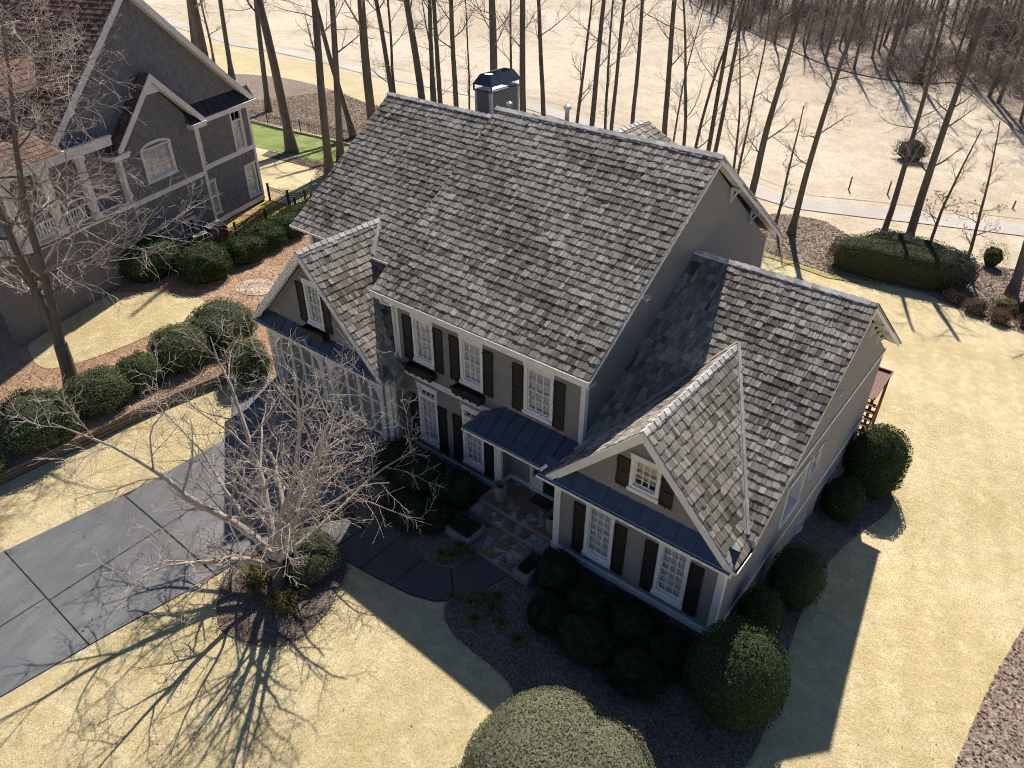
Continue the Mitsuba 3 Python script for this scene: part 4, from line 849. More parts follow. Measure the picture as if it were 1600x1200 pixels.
# red deck and stair behind the wing
t = thing('deck', 'red brown wooden deck stair behind the right wing', 'deck')
part(t, 'platform', cat([box(2.75 + i * .15, 2.89 + i * .15, 15.0, 17.8, -.76, -.72) for i in range(21)] + [box(3.0, 5.92, 17.72, 17.8, -.72, -.6), box(5.86, 5.92, 15.0, 17.72, -.715, -.6)]), 'mat_redwood')
part(t, 'post', cat([box(x, x + .12, y, y + .12, -4.2, -.77) for x in (3.1, 5.75) for y in (15.05, 17.6)]), 'mat_redwood')
for i in range(7):
    part(t, 'tread', box(5.15, 6.1, 14.75 - i * .25, 15.0 - i * .25, -.95 - i * .215, -.91 - i * .215), 'mat_redwood')
part(t, 'stringer', cat([bar((x, 15.0, -1.0), (x, 13.4, -2.4), .05, .28) for x in (5.13, 6.12)]), 'mat_redwood')
# ---------------------------------------------------------------- the neighbouring house
N = thing('house', 'grey shingled house with brown shake roof and white trim at the upper left', 'house')
_a = np.array([-33.48, 11.2, 0.0]); _t = np.array([math.cos(math.radians(-72)), math.sin(math.radians(-72)), 0])
class NF(Fr):
    pass
# u runs from the back right corner toward the front, w out toward the driveway side
fn = Fr(_a, -_t); fn.A = _t; fn.N = np.array([-_t[1], _t[0], 0])
def fnb(u0, u1, w0, w1, z0, z1):
    v = np.array([[u, w, z] for z in (z0, z1) for w in (w0, w1) for u in (u0, u1)])
    return M(fn(v[:, 0], v[:, 1], v[:, 2]), BF)
fn.box = fnb
def shingle_wall(root, pg, w0=0.0, e=.20, seed=0):
    """Small wood wall shingles, each with its own butt."""
    import shapely
    rg = np.random.default_rng(seed); x0, z0, x1, z1 = pg.bounds; Vs, Fs, UV, n = [], [], [], 0
    shapely.prepare(pg)
    for i in range(int((z1 - z0) / e) + 1):
        z = z0 + i * e; u = x0 - rg.uniform(0, .15)
        while u < x1:
            w = rg.uniform(.10, .24); a, b = u + .003, u + w - .003; u += w
            zl = z + rg.normal(0, .006)
            r = shapely.box(a, zl, b, z + e + .01)
            if shapely.contains(pg, r): P = np.array([[a, zl], [b, zl], [b, z + e + .01], [a, z + e + .01]])
            else:
                q = polys(pg.intersection(r))
                if not q or q[0].area < .002: continue
                P = np.array(q[0].exterior.coords)[:-1][::-1]
                if len(P) > 6: continue
            k = len(P); t = .016 + rg.uniform(0, .01)
            off = w0 + t * (1 - (P[:, 1] - zl) / e) + .002
            V = np.vstack([fn(P[:, 0], off, P[:, 1]), fn(P[:, 0], w0 - .005, P[:, 1])])
            sg = 1 if np.sum(P[:, 0] * np.roll(P[:, 1], -1) - np.roll(P[:, 0], -1) * P[:, 1]) > 0 else -1
            F = [[0, j, j + 1] for j in range(1, k - 1)] + [[j, k + j, (j + 1) % k] for j in range(k)] + [[(j + 1) % k, k + j, k + (j + 1) % k] for j in range(k)]
            Vs.append(V); Fs.append(np.array(F) + n); n += len(V); UV.append(np.c_[np.full(len(V), rg.uniform()), V[:, 1]])
    part(root, 'shingles', M(np.vstack(Vs), np.vstack(Fs)), 'mat_nbr', uv=np.vstack(UV), kind='stuff')
NAU, NAZ, NEZ = 7.8, 14.25, 7.05
nsl = (NAZ - 7.35) / NAU
wins = [window(N, fn, .82, 1.66, 4.28, 6.48, 2, 2, jamb=.12, head=.14, sill=.16, backing='blind', trans=(5.95, 6.03), panes=False),
        window(N, fn, .46, 1.30, 1.10, 3.02, 2, 2, jamb=.12, head=.12, sill=.12, backing='blind', panes=False),
        window(N, fn, 4.30, 5.12, 1.22, 3.12, 2, 2, jamb=.12, head=.12, sill=.12, backing='curtain', panes=False),
        window(N, fn, 4.72, 5.05, 4.42, 6.45, 1, 1, jamb=.10, head=.12, sill=.12, backing='curtain', trans=(6.05, 6.12), panes=False)]
bw = [window(N, fn, 9.10 - .0, 9.45, 0.9, 2.0, 3, 3, jamb=.10, head=.12, sill=.12, backing='none', panes=False),]
main = Polygon([(0, .55), (15.2, .55), (15.2, 7.3), (NAU, NAZ - .25), (0, 7.05)])
part(N, 'wall', cat([fn.box(0, 15.2, -1.1, -.95, .2, 7.0), fn.box(0, .1, -10.5, -.3, .2, 7.0), fn.prism(Polygon([(0.05, 7.0), (15.1, 7.0), (NAU, NAZ - .3)]), -1.1, -.95)]), 'mat_dark')
shingle_wall(N, main.difference(unary_union(wins)), 0.0, seed=2)
# projecting gable bay
BU0, BU1, BW = 5.28, 11.05, .30
BA = 7.95
fn2_O = fn.O.copy()
bay = Polygon([(BU0, .9), (BU1, .9), (BU1, 6.95), (BA, 9.75), (BU0, 6.95)])
fb_ = Fr(_a, -_t); fb_.A, fb_.N = fn.A, fn.N; fb_.O = fn.O + fn.N * BW
fb_.box = lambda u0, u1, w0, w1, z0, z1: fnb(u0, u1, w0 + BW, w1 + BW, z0, z1)
ew = window(N, fb_, 7.42, 9.42, 4.82, 6.42, 4, 2, jamb=.13, head=.06, sill=.16, backing='blind', crown=False, panes=False, mid=False, label='wide arched top gable window')
an = np.linspace(0, np.pi, 15)
part(N, 'arched_head', fb_.prism(Polygon([(8.42 + 1.14 * math.cos(t), 6.42 + .34 * math.sin(t)) for t in an] + [(7.28, 6.40), (9.56, 6.40)]).difference(Polygon([(8.42 + .95 * math.cos(t), 6.44 + .18 * math.sin(t)) for t in an])), .0, .06), 'mat_white')
dw = window(N, fb_, 7.0, 7.95, -.2, 1.75, 3, 4, jamb=.13, head=.14, sill=.1, backing='none', panes=False, label='lower door window behind the hedge')
shingle_wall(N, bay.difference(unary_union([ew, dw])), BW, seed=3)
part(N, 'bay_wall', cat([fn.box(BU0, BU0 + .05, -.1, BW, .4, 6.9), fn.box(BU1 - .05, BU1, -.1, BW, .4, 6.9), fn.box(BU0 + .05, BU1 - .05, -.9, -.8, .2, 6.8)]), 'mat_nbr')
Bn = fn.box
for m_ in [Bn(-.05, .16, 0, .04, .5, 6.95), Bn(BU0 - .22, BU0 + .02, .0, BW + .04, .5, 6.9), Bn(BU1 - .16, BU1 + .03, .0, BW + .04, .5, 6.9)]: part(N, 'corner_board', m_, 'mat_white')
for m_ in [Bn(.16, BU0 - .22, .0, .05, 3.92, 4.2), Bn(BU0, BU1, BW, BW + .05, 3.80, 4.08)]: part(N, 'belt_course', m_, 'mat_white')
for m_ in [Bn(.1, BU0 - .22, .0, .05, .50, .80), Bn(BU0 - .2, BU1, BW, BW + .05, .55, .85)]: part(N, 'skirt_board', m_, 'mat_white')
for m_ in [Bn(0, BU0, -.2, .01, -.8, .50), Bn(BU0, BU1, -.2, BW, -.8, .55)]: part(N, 'foundation', m_, 'mat_dark')
# main roof: two slopes running back from the gable wall
D = 11.0; ov = .38
def npt(u, w, z): return fn(u, w, z)
A_in = -fn.N
ridge0 = npt(NAU, ov, NAZ); lowF = npt(NAU + 7.9, ov, NAZ - 7.9 * nsl); lowB = npt(NAU - 8.2, ov, NAZ - 8.2 * nsl)
LNf = np.linalg.norm(ridge0 - lowF); LNb = np.linalg.norm(ridge0 - lowB)
pnf = Plane(lowF, A_in, ridge0 - lowF); pnb = Plane(lowB, A_in, ridge0 - lowB)
rk = part(N, 'main_roof', pnf.slab(sbox(0, 0, D, LNf), -.14, 0), 'mat_deckwood')
lay(rk, pnf, sbox(0, 0, D, LNf), 'mat_shake_red', parts=False, seed=51, e=.30, wlo=.13, whi=.3, thick=.035)
part(rk, 'back_slope', pnb.slab(sbox(0, 0, D, LNb), -.14, .02), 'mat_shake_red')
caps(rk, ridge0, npt(NAU, -D, NAZ), -_t + (0, 0, -nsl), _t + (0, 0, -nsl), 'mat_cap_red', parts=False)
for s_, low in ((1, lowF), (-1, lowB)):
    rake(N, low, ridge0 + 0, .05, .32, fn.N)
    q = low - fn.N * .02; r_ = ridge0 - fn.N * .02
    a, b, c, d = q - (0, 0, .34), r_ - (0, 0, .34), r_ - (0, 0, .34) - fn.N * (ov - .02), q - (0, 0, .34) - fn.N * (ov - .02)
    part(N, 'gable_soffit', hexa([x - np.array([0, 0, .02]) for x in (a, b, c, d)], [a, b, c, d]), 'mat_cream')
# bay roof
br0 = npt(BA, BW + .4, 10.1)
for s_ in (1, -1):
    low = npt(BA + s_ * 3.32, BW + .4, 7.02); L_ = np.linalg.norm(br0 - low)
    pb_ = Plane(low, A_in, br0 - low)
    k = part(N, 'bay_roof', pb_.slab(sbox(0, 0, 1.0 if s_ < 0 else 1.2, L_), -.12, 0), 'mat_deckwood')
    lay(k, pb_, sbox(0, 0, .9, L_), 'mat_shake_red', parts=False, seed=52 + s_, e=.3)
    rake(N, low, br0, .05, .30, fn.N)
    q = low - fn.N * .02; r_ = br0 - fn.N * .02
    a, b, c, d = q - (0, 0, .32), r_ - (0, 0, .32), r_ - (0, 0, .32) - fn.N * .38, q - (0, 0, .32) - fn.N * .38
    part(N, 'gable_soffit', hexa([x - np.array([0, 0, .02]) for x in (a, b, c, d)], [a, b, c, d]), 'mat_cream')
k = part(N, 'gable_panel', fb_.prism(Polygon([(BA - .65, 9.1), (BA + .65, 9.1), (BA, 9.72)]), .02, .3), 'mat_white')
# small metal roofs with white eaves
def nmetal(u0, u1, w, z0, z1, n, wr=0.0, nm='eave_roof'):
    q = [(npt(u0 + (u1 - u0) * i / n, w, z0), npt(u0 + (u1 - u0) * (i + 1) / n, w, z0), npt(u0 + (u1 - u0) * (i + 1) / n, wr, z1), npt(u0 + (u1 - u0) * i / n, wr, z1)) for i in range(n)]
    kk = part(N, nm, cat([hexa([x - np.array([0, 0, .05]) for x in (a, b, c, d)], [x - np.array([0, 0, .01]) for x in (a, b, c, d)]) for a, b, c, d in q]), 'mat_dark')
    for a, b, c, d in q: part(kk, 'panel', hexa([x - np.array([0, 0, .009]) for x in (a, b, c, d)], [np.asarray(x) for x in (a, b, c, d)]), 'mat_black')
    part(kk, 'seams', cat([bar(a + np.array([0, 0, .015]), d + np.array([0, 0, .015]), .02, .03) for a, b, c, d in q]), 'mat_black')
    part(N, 'eave_fascia', cat([Bn(u0 - .05, u1 + .05, 0, w + .06, z0 - .30, z0 - .06), Bn(u0 - .1, u1 + .1, w - .02, w + .12, z0 - .14, z0 - .02)]), 'mat_white')
nmetal(-.3, 5.1, .45, 7.0, 7.75, 9)
nmetal(4.75, 5.75, .75, 6.95, 7.45, 2, wr=BW)
nmetal(10.7, 11.7, .7, 6.85, 7.3, 2, wr=BW)
# raised front porch at the far end, and the dormer
for u0, u1, w0, w1, z0, z1 in ((11.6, 19.5, .75, .85, 7.45, 7.85), (11.6, 19.5, .70, .95, 7.85, 7.95)): part(N, 'eave_fascia', Bn(u0, u1, w0, w1, z0, z1), 'mat_white')
part(N, 'porch_ceiling', Bn(11.6, 19.5, -3, .75, 7.45, 7.5), 'mat_cream')
pp = Plane(npt(19.6, .95, 7.95), -_t, fn(0, -1.6, .75) - fn(0, 0, 0))
k = part(N, 'porch_roof', pp.slab(sbox(0, 0, 5.0, 1.7), -.1, 0), 'mat_deckwood'); lay(k, pp, sbox(0, 0, 5.0, 1.7), 'mat_shake_red', parts=False, seed=58, e=.3)
for u in (13.3, 15.4, 17.5, 19.3):
    k = part(N, 'porch_column', Bn(u, u + .3, .3, .6, 4.2, 7.45), 'mat_white')
    part(k, 'base', Bn(u - .06, u + .36, .24, .66, 4.2, 4.5), 'mat_white'); part(k, 'capital', Bn(u - .06, u + .36, .24, .66, 7.15, 7.45), 'mat_white')
k = part(N, 'porch_rail', Bn(11.9, 19.4, .42, .48, 5.05, 5.13), 'mat_white')
part(k, 'bottom_rail', Bn(11.9, 19.4, .42, .48, 4.35, 4.42), 'mat_white')
for u in np.arange(14.0, 19.3, .17): part(k, 'baluster', Bn(u, u + .045, .43, .47, 4.42, 5.05), 'mat_white')
part(N, 'porch_floor', Bn(11.1, 19.5, -3, .6, 4.0, 4.2), 'mat_white')
part(N, 'porch_base', Bn(11.1, 19.5, -.3, .5, -.5, 4.0), 'mat_nbrflat')
part(N, 'porch_wall', Bn(15.1, 15.2, -10.5, -.1, .2, 7), 'mat_nbrflat')
k = part(N, 'dormer', Bn(10.9, 13.9, -4.3, -2.15, 8.0, 10.0), 'mat_nbrflat')
part(k, 'eave', Bn(10.6, 14.5, -2.2, -1.9, 9.95, 10.12), 'mat_white'); part(k, 'corner_trim', Bn(13.9, 13.96, -2.5, -2.1, 8.0, 9.95), 'mat_white'); part(k, 'rake_trim', Bn(10.55, 10.62, -3.3, -1.9, 10.0, 10.15), 'mat_white')
pd1 = Plane(npt(14.6, -1.88, 10.13), -_t, fn(0, -1.3, 1.1) - fn(0, 0, 0)); k2 = part(k, 'slope', pd1.slab(sbox(0, 0, 4.0, 1.75), -.08, 0), 'mat_deckwood'); lay(k2, pd1, sbox(0, 0, 4.0, 1.75), 'mat_shake_red', parts=False, seed=61, e=.3)
flush_shingles(0)
part(N, 'wall_lamp', cat([fb_.box(6.35, 6.47, 0, .12, 2.35, 2.75), fb_.box(6.33, 6.49, 0, .15, 2.75, 2.8)]), 'mat_black')

# ---------------------------------------------------------------- yard things
for i, (x, y, r, h) in enumerate([(-30.05, 4.15, .46, .95), (-30.1, 5.3, .54, 1.12)]):
    t = thing('air_conditioner', ['smaller of the two grey air conditioning units beside the shingled house wall', 'larger of the two grey air conditioning units beside the shingled house wall'][i], 'air conditioner', 'air conditioning units')
    z = float(ground(x, y))
    part(t, 'body', box(x - r, x + r, y - r, y + r, z + .04, z + h - .05), 'mat_unit')
    part(t, 'louvres', cat([box(x - r - .012, x + r + .012, y - r - .012, y + r + .012, z + .1 + j * .07, z + .125 + j * .07) for j in range(int((h - .2) / .07))]), 'mat_unit')
    part(t, 'top', cat([box(x - r - .03, x + r + .03, y - r - .03, y + r + .03, z + h - .05, z + h)]), 'mat_galv')
    part(t, 'fan_grille', cat([M(*tube([(x + q * math.cos(a), y + q * math.sin(a), z + h + .02) for a in np.linspace(0, 2 * np.pi, 25)], .012, 4)) for q in (r * .35, r * .6, r * .85)] + [bar((x, y, z + h + .02), (x + r * .9 * math.cos(a), y + r * .9 * math.sin(a), z + h + .02), .02, .015) for a in np.linspace(0, 5.5, 8)]), 'mat_iron')
    part(t, 'pad', box(x - r - .1, x + r + .1, y - r - .1, y + r + .1, z - .2, z + .035), 'mat_stone_3')
def fence(pts, h, label, sp=.11, post=.055):
    t = thing('iron_fence', label, 'fence')
    pk, rails = [], []
    for (x0, y0), (x1, y1) in zip(pts[:-1], pts[1:]):
        L = math.hypot(x1 - x0, y1 - y0); z0, z1 = float(ground(x0, y0)), float(ground(x1, y1))
        for q in (.12, h - .22, h - .08): rails.append(bar((x0, y0, z0 + q), (x1, y1, z1 + q), .03, .035))
        for i in range(1, int(L / sp)):
            s = i * sp / L; x, y, z = x0 + (x1 - x0) * s, y0 + (y1 - y0) * s, z0 + (z1 - z0) * s
            pk.append(box(x - .009, x + .009, y - .009, y + .009, z + .04, z + h + .05))
    part(t, 'rails', cat(rails), 'mat_iron'); part(t, 'pickets', cat(pk), 'mat_iron', kind='stuff')
    for x, y in pts:
        z = float(ground(x, y)); part(t, 'post', cat([box(x - post, x + post, y - post, y + post, z - .3, z + h + .12), box(x - post * 1.4, x + post * 1.4, y - post * 1.4, y + post * 1.4, z + h + .12, z + h + .16)]), 'mat_iron')
fence([(-33.3, 11.5), (-31.54, 11.75), (-31.1, 12.8)], 1.1, 'short black iron fence from the shingled house corner')
fence([(-31.1, 13.3), (-30.63, 11.6), (-30.1, 8.9), (-29.5, 6.3), (-28.6, 4.2), (-28.9, 2.6)], .95, 'long black iron fence running along the green hedge', post=.045)
fence([(-57, 24.7), (-52.6, 25.2), (-49.07, 26.2), (-44.97, 27.6), (-41.15, 28.2), (-36.5, 28.8)], 1.05, 'thin dark wire fence behind the green grass strip', sp=.25, post=.035)
t = thing('edging', 'low pale edging board along the green grass strip', 'edging')
part(t, 'board', cat([bar((x0, y0, float(ground(x0, y0)) + .1), (x1, y1, float(ground(x1, y1)) + .1), .1, .22) for (x0, y0), (x1, y1) in zip([(-57, 24.3), (-50.6, 25.1), (-46.7, 26.2), (-42.8, 26.9)][:-1], [(-50.6, 25.1), (-46.7, 26.2), (-42.8, 26.9), (-36, 28)][0:3])]), 'mat_stone_3')
# timber retaining wall
t = thing('retaining_wall', 'weathered timber retaining wall left of the driveway lawn', 'retaining wall')
WL = [(-18.95, -30), (-18.9, -20), (-18.80, -15), (-18.72, -12.88), (-18.48, -10.61), (-18.12, -8.47), (-18.02, -6.23), (-17.76, -4.25), (-17.39, -2.13), (-16.9, -1.0)]
ls = LineString(WL); rg = np.random.default_rng(77)
for c in range(4):
    s = ls.length * .3 - rg.uniform(0, 1.2)
    while s < ls.length - .3:
        e = min(s + 2.35, ls.length); a, b = ls.interpolate(max(s, 0)), ls.interpolate(e)
        za, zb = float(ground(a.x, a.y)) - .04 + c * .145, float(ground(b.x, b.y)) - .04 + c * .145
        o = -.018 * c + rg.uniform(-.008, .008)
        part(t, 'timber', bar((a.x + o, a.y + .006, za), (b.x + o, b.y - .006, zb), .15, .135), 'mat_timber'); s = e
for s in (ls.length * .52, ls.length * .62, ls.length * .8):
    a = ls.interpolate(s); part(t, 'timber', box(a.x - .05, a.x + .09, a.y - .07, a.y + .07, float(ground(a.x, a.y)) + .1, float(ground(a.x, a.y)) + .24), 'mat_timber')
for i, (x, y) in enumerate([(-7.07, 49.8 + 4), (-4.01, 52.63 + 2.3), (5.35, 58.5), (6.4, 58.9)]):
    z = float(ground(x, y)); put(thing('marker_post', ['thin brown marker post beyond the cart path, nearer the house roof', 'thin brown marker post beyond the cart path, left of the dark low shrub', 'thin brown marker post near the right edge, left one of a pair', 'thin brown marker post near the right edge, right one of a pair'][i], 'marker post', 'marker posts by the cart path'), mikit.ply(cat([cyl((x, y, z - .2), (x + .03, y, z + 1.25 - .5 * (i > 1)), .07, 8)]), 'mat_bark'))
# ---------------------------------------------------------------- plants
def sphere_dirs(n, rg):
    v = rg.normal(size=(n, 3)); return v / np.linalg.norm(v, axis=1, keepdims=True)
def leaves(P, Nn, size, rg, tilt=.9, asp=.5, fold=.25):
    """Two-triangle folded leaves at the points P, facing roughly along Nn. uv.x is the leaf's own tone."""
    n = len(P); d = Nn + rg.normal(0, tilt, (n, 3)) * .6; d /= np.linalg.norm(d, axis=1, keepdims=True)
    a = np.cross(d, rg.normal(size=(n, 3))); a /= np.linalg.norm(a, axis=1, keepdims=True); b = np.cross(d, a)
    s = size * rg.uniform(.65, 1.35, n)[:, None]
    V = np.stack([P - a * s * .5, P - b * s * asp * .5 - d * s * fold * .2, P + a * s * .5, P + b * s * asp * .5 - d * s * fold * .2], 1).reshape(-1, 3)
    i = np.arange(n)[:, None] * 4
    F = np.concatenate([i + [0, 1, 2], i + [0, 2, 3]], 0)
    return V, F
def shrub_points(n, rx, ry, h, rg, lump=.12, top=2.4, depth=.10, seed=0, low=.02):
    d = sphere_dirs(n * 2, rg); d = d[d[:, 2] > -.35][:n]
    k = top
    r = (np.abs(d[:, 0]) ** k + np.abs(d[:, 1]) ** k + np.abs(d[:, 2]) ** k) ** (-1 / k)
    P = d * r[:, None]
    lum = 1 + lump * 2 * (meshkit.fbm(P * 2.3 + seed * 3.7, 3, seed) - .5)
    s = lum * (1 - depth * np.abs(rg.normal(0, .7, len(P))).clip(0, 1.6))
    Q = P * s[:, None]
    X = np.stack([Q[:, 0] * rx, Q[:, 1] * ry, (Q[:, 2] * .62 + .40) * h], 1)
    N_ = d / np.array([rx, ry, h * .6]); N_ /= np.linalg.norm(N_, axis=1, keepdims=True)
    ok = X[:, 2] > low * h
    return X[ok], N_[ok]
def tone(X, rg, seed, k=1.6, lo=.0, hi=1.0):
    return np.clip(lo + (hi - lo) * (.55 * meshkit.fbm(X * k + seed, 3, seed) + .45 * rg.uniform(size=len(X)) ** 1.3), 0, 1)
def shrub(name, label, cat_, x, y, rx, ry, h, mat, n=5000, size=.07, seed=1, group=None, z=None, lump=.13, top=2.4, rot=0.0, extra=None, asp=.5, shoots=0, depth=.10, tilt=.9):
    rg = np.random.default_rng(seed); z = float(ground(x, y)) + .02 if z is None else z
    t = thing(name, label, cat_, group)
    X, Nn = shrub_points(n, rx, ry, h, rg, lump, top, depth, seed)
    if shoots:
        sp = rg.integers(0, len(X), shoots)
        for j in sp:
            q = Nn[j] * np.array([.6, .6, 1]) + (0, 0, .5); m = rg.integers(4, 9); L = rg.uniform(.15, .45)
            S = X[j] + unit(q)[None] * np.linspace(0, L, m)[:, None] + rg.normal(0, .02, (m, 3)); X = np.vstack([X, S]); Nn = np.vstack([Nn, np.tile(unit(q), (m, 1))])
    tn = tone(X, rg, seed)
    c, s = math.cos(rot), math.sin(rot); Rm = np.array([[c, -s, 0], [s, c, 0], [0, 0, 1.0]])
    X = X @ Rm.T + (x, y, z); Nn = Nn @ Rm.T
    V, F = leaves(X, Nn, size, rg, tilt=tilt, asp=asp)
    if extra is not None: tn = np.clip(extra(X, tn), 0, 1)
    put(t + '__foliage', leafply(M(V, F), mat, tn))
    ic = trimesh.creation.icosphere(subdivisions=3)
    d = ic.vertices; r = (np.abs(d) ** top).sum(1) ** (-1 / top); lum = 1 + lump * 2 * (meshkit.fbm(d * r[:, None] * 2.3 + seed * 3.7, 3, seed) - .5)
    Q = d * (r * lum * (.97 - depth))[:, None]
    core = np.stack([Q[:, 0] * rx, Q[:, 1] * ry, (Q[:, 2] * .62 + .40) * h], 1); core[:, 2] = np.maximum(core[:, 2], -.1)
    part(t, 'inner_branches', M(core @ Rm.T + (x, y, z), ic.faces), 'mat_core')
    return t
# row of rounded shrubs behind the retaining wall
ROW = [(-19.3, -12.4, 1.1, 1.15), (-19.75, -9.75, 1.7, 1.75), (-19.7, -7.2, 1.35, 1.45), (-19.7, -5.3, 1.0, 1.35), (-19.8, -3.3, 1.35, 1.7), (-20.1, -.9, 1.65, 1.75)]
RL = ['rounded evergreen shrub cut off by the left picture edge above the timber wall', 'broad rounded evergreen shrub above the timber wall, below the big left tree trunk', 'rounded evergreen shrub right beside the big left tree trunk', 'smallest rounded evergreen shrub in the row above the timber wall', 'rounded evergreen shrub above the far half of the timber wall', 'topmost rounded evergreen shrub of the row beside the tan grass patch']
for i, (x, y, r, h) in enumerate(ROW): shrub('shrub', RL[i], 'shrub', x, y, r, r * .95, h, 'leaf_holly_light', 5200, .085, 100 + i, 'evergreen shrubs behind the retaining wall', z=float(ground(x, y) + bank(x, y)), lump=.2, shoots=14)
shrub('shrub', 'yellowish green shrub at the left corner of the garage', 'shrub', -17.0, -1.7, .95, .95, 1.9, 'leaf_holly_light', 3600, .085, 120, lump=.25, shoots=20)
# neighbour's hedges
NB = [(-31.9, -1.2, 1.7, 1.9), (-29.4, .5, 1.9, 2.0), (-26.6, 2.3, 1.5, 1.75), (-34.4, -3.0, 1.8, 2.0)]
NL = ['dark evergreen shrub under the shingled house, behind the bare twigs', 'large dark evergreen shrub below the air conditioning units', 'glossy evergreen shrub at the lower end of the iron fence', 'dark evergreen shrub by the neighbouring front porch']
for i, (x, y, r, h) in enumerate(NB): shrub('shrub', NL[i], 'shrub', x, y, r, r, h, 'leaf_holly', 5200, .10, 140 + i, 'evergreen shrubs by the shingled house', lump=.22, shoots=16)
HD = [(-26.9, 5.0), (-27.5, 6.9), (-28.1, 8.8), (-28.8, 10.6), (-29.1, 12.2)]
for i, (x, y) in enumerate(HD): shrub('hedge_shrub', ['hedge shrub along the iron fence, %s' % w for w in ('lowest and nearest the pine straw', 'second from its lower end', 'in its middle', 'second from the roof corner', 'beside the grey roof corner')][i], 'shrub', x, y, 1.15, 1.35, 1.35, 'leaf_holly', 3600, .10, 160 + i, 'hedge along the iron fence', lump=.22, shoots=14)
for i, (x, y, r) in enumerate([(-32.3, -5.9, .75), (-30.4, -3.6, .6), (-29.2, -2.6, .55)]):
    shrub('purple_shrub', ['low purplish shrub by the stepping stones', 'low purplish shrub in the pine straw, middle of three', 'low purplish shrub nearest the tan grass patch'][i], 'shrub', x, y, r, r, .7, 'leaf_purple', 1300, .06, 180 + i, 'low purplish shrubs', lump=.3, depth=.25)
# front of the house
shrub('island_shrub', 'low dome shaped green shrub behind the front tree', 'shrub', -6.15, -7.0, 1.1, 1.0, 1.05, 'leaf_box', 5200, .05, 200, lump=.06)
FN = [(-7.6, -1.6, .95, 1.0, 1.1), (-6.1, -1.75, 1.25, 1.2, 1.25), (-4.7, -1.35, 1.0, .95, 1.15), (-5.2, -3.2, 1.2, .9, .95), (-4.3, -2.9, .75, .8, .8), (.75, -2.2, .85, .8, 1.25), (2.3, -2.5, 1.0, .85, 1.0), (3.75, -2.3, 1.0, .85, 1.05), (2.9, -3.6, 1.25, .9, .9), (5.1, -2.4, .9, .9, .95), (4.6, -3.6, 1.0, .85, .85), (1.5, -3.6, .8, .75, .75)]
FL = ['dark shrub under the tall window at the garage corner', 'large dark shrub under the left tall window', 'dark shrub under the second tall window beside the porch', 'dark clipped shrub by the curved walkway', 'small round dark shrub beside the left stone planter', 'fuzzy dark shrub at the left corner of the right wing', 'dark shrub under the left window of the right wing', 'dark shrub between the two windows of the right wing', 'low dark shrub in the shaded front bed, middle of its front row', 'dark shrub under the right window of the right wing', 'low dark shrub beside the big round holly', 'small low dark shrub nearest the walkway bend']
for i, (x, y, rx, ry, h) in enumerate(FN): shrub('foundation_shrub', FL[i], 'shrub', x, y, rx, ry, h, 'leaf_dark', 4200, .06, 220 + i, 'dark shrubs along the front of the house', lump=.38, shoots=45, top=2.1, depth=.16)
shrub('round_holly', 'biggest round dark holly at the right front corner of the house', 'shrub', 7.2, -2.35, 1.45, 1.42, 2.9, 'leaf_holly', 9000, .075, 240, lump=.07, top=2.2, shoots=16)
shrub('round_holly', 'small dark holly behind the biggest round holly', 'shrub', 6.75, .6, .75, .75, 2.0, 'leaf_holly', 3600, .07, 241, lump=.1, top=2.2, shoots=8)
shrub('round_holly', 'round dark shrub at the middle of the right side wall', 'shrub', 7.0, 3.2, .95, 1.05, 2.2, 'leaf_holly', 4600, .06, 242, lump=.07, top=2.2)
shrub('round_holly', 'tall rounded green holly in the sun at the rear right corner', 'shrub', 7.1, 12.3, 1.25, 1.25, 3.2, 'leaf_holly', 7200, .085, 243, lump=.1, top=2.3, shoots=18)
shrub('round_holly', 'dark holly in front of the tall sunlit holly', 'shrub', 6.75, 9.6, .8, .9, 1.6, 'leaf_holly', 3000, .08, 244, lump=.15)
def pinkish(X, t): return t + .35 * np.exp(-((X[:, 0] - 4.6) ** 2 + (X[:, 1] + 8.0) ** 2) / .7) * (np.random.default_rng(3).uniform(size=len(t)) > .4)
# big clipped shrub in the foreground: three merged mounds
FT = thing('clipped_shrub', 'big clipped greyish green shrub at the bottom edge', 'shrub')
_rg = np.random.default_rng(260)
MO = [(4.95, -8.0, 2.45, 2.3, 2.42), (7.4, -8.4, 2.35, 2.2, 2.2), (4.8, -10.2, 2.3, 1.8, 2.0), (7.0, -10.4, 2.2, 1.7, 1.9)]
Xs, Ns = [], []
for i, (x, y, rx, ry, h) in enumerate(MO):
    X, Nn = shrub_points(26000, rx, ry, h, _rg, .06, 2.3, .04, 260 + i); X = X + (x, y, float(ground(x, y)))
    ok = np.ones(len(X), bool)
    for j, (a, b, ra, rb, hb) in enumerate(MO):
        if j != i: ok &= ((X[:, 0] - a) / (ra * .93)) ** 2 + ((X[:, 1] - b) / (rb * .93)) ** 2 + (((X[:, 2] - float(ground(a, b))) / hb - .4) / .58) ** 2 > 1
    Xs.append(X[ok]); Ns.append(Nn[ok])
X, Nn = np.vstack(Xs), np.vstack(Ns); V, F = leaves(X, Nn, .062, _rg, .9)
put(FT + '__foliage', leafply(M(V, F), 'leaf_box', np.clip(pinkish(X, tone(X, _rg, 5, .9)), 0, 1)))
cs = []
for x, y, rx, ry, h in MO:
    ic = trimesh.creation.icosphere(subdivisions=3); ic.vertices = np.asarray(ic.vertices) * ((np.abs(ic.vertices) ** 2.3).sum(1) ** (-1 / 2.3))[:, None] * (rx * .945, ry * .945, h * .59) + (x, y, float(ground(x, y)) + h * .4); cs.append(ic)
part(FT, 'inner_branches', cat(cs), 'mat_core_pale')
k = np.random.default_rng(263); X2 = X[(np.linalg.norm(X[:, :2] - (4.6, -8.0), axis=1) < .75) & (k.uniform(size=len(X)) < .16)] + (0, 0, .02)
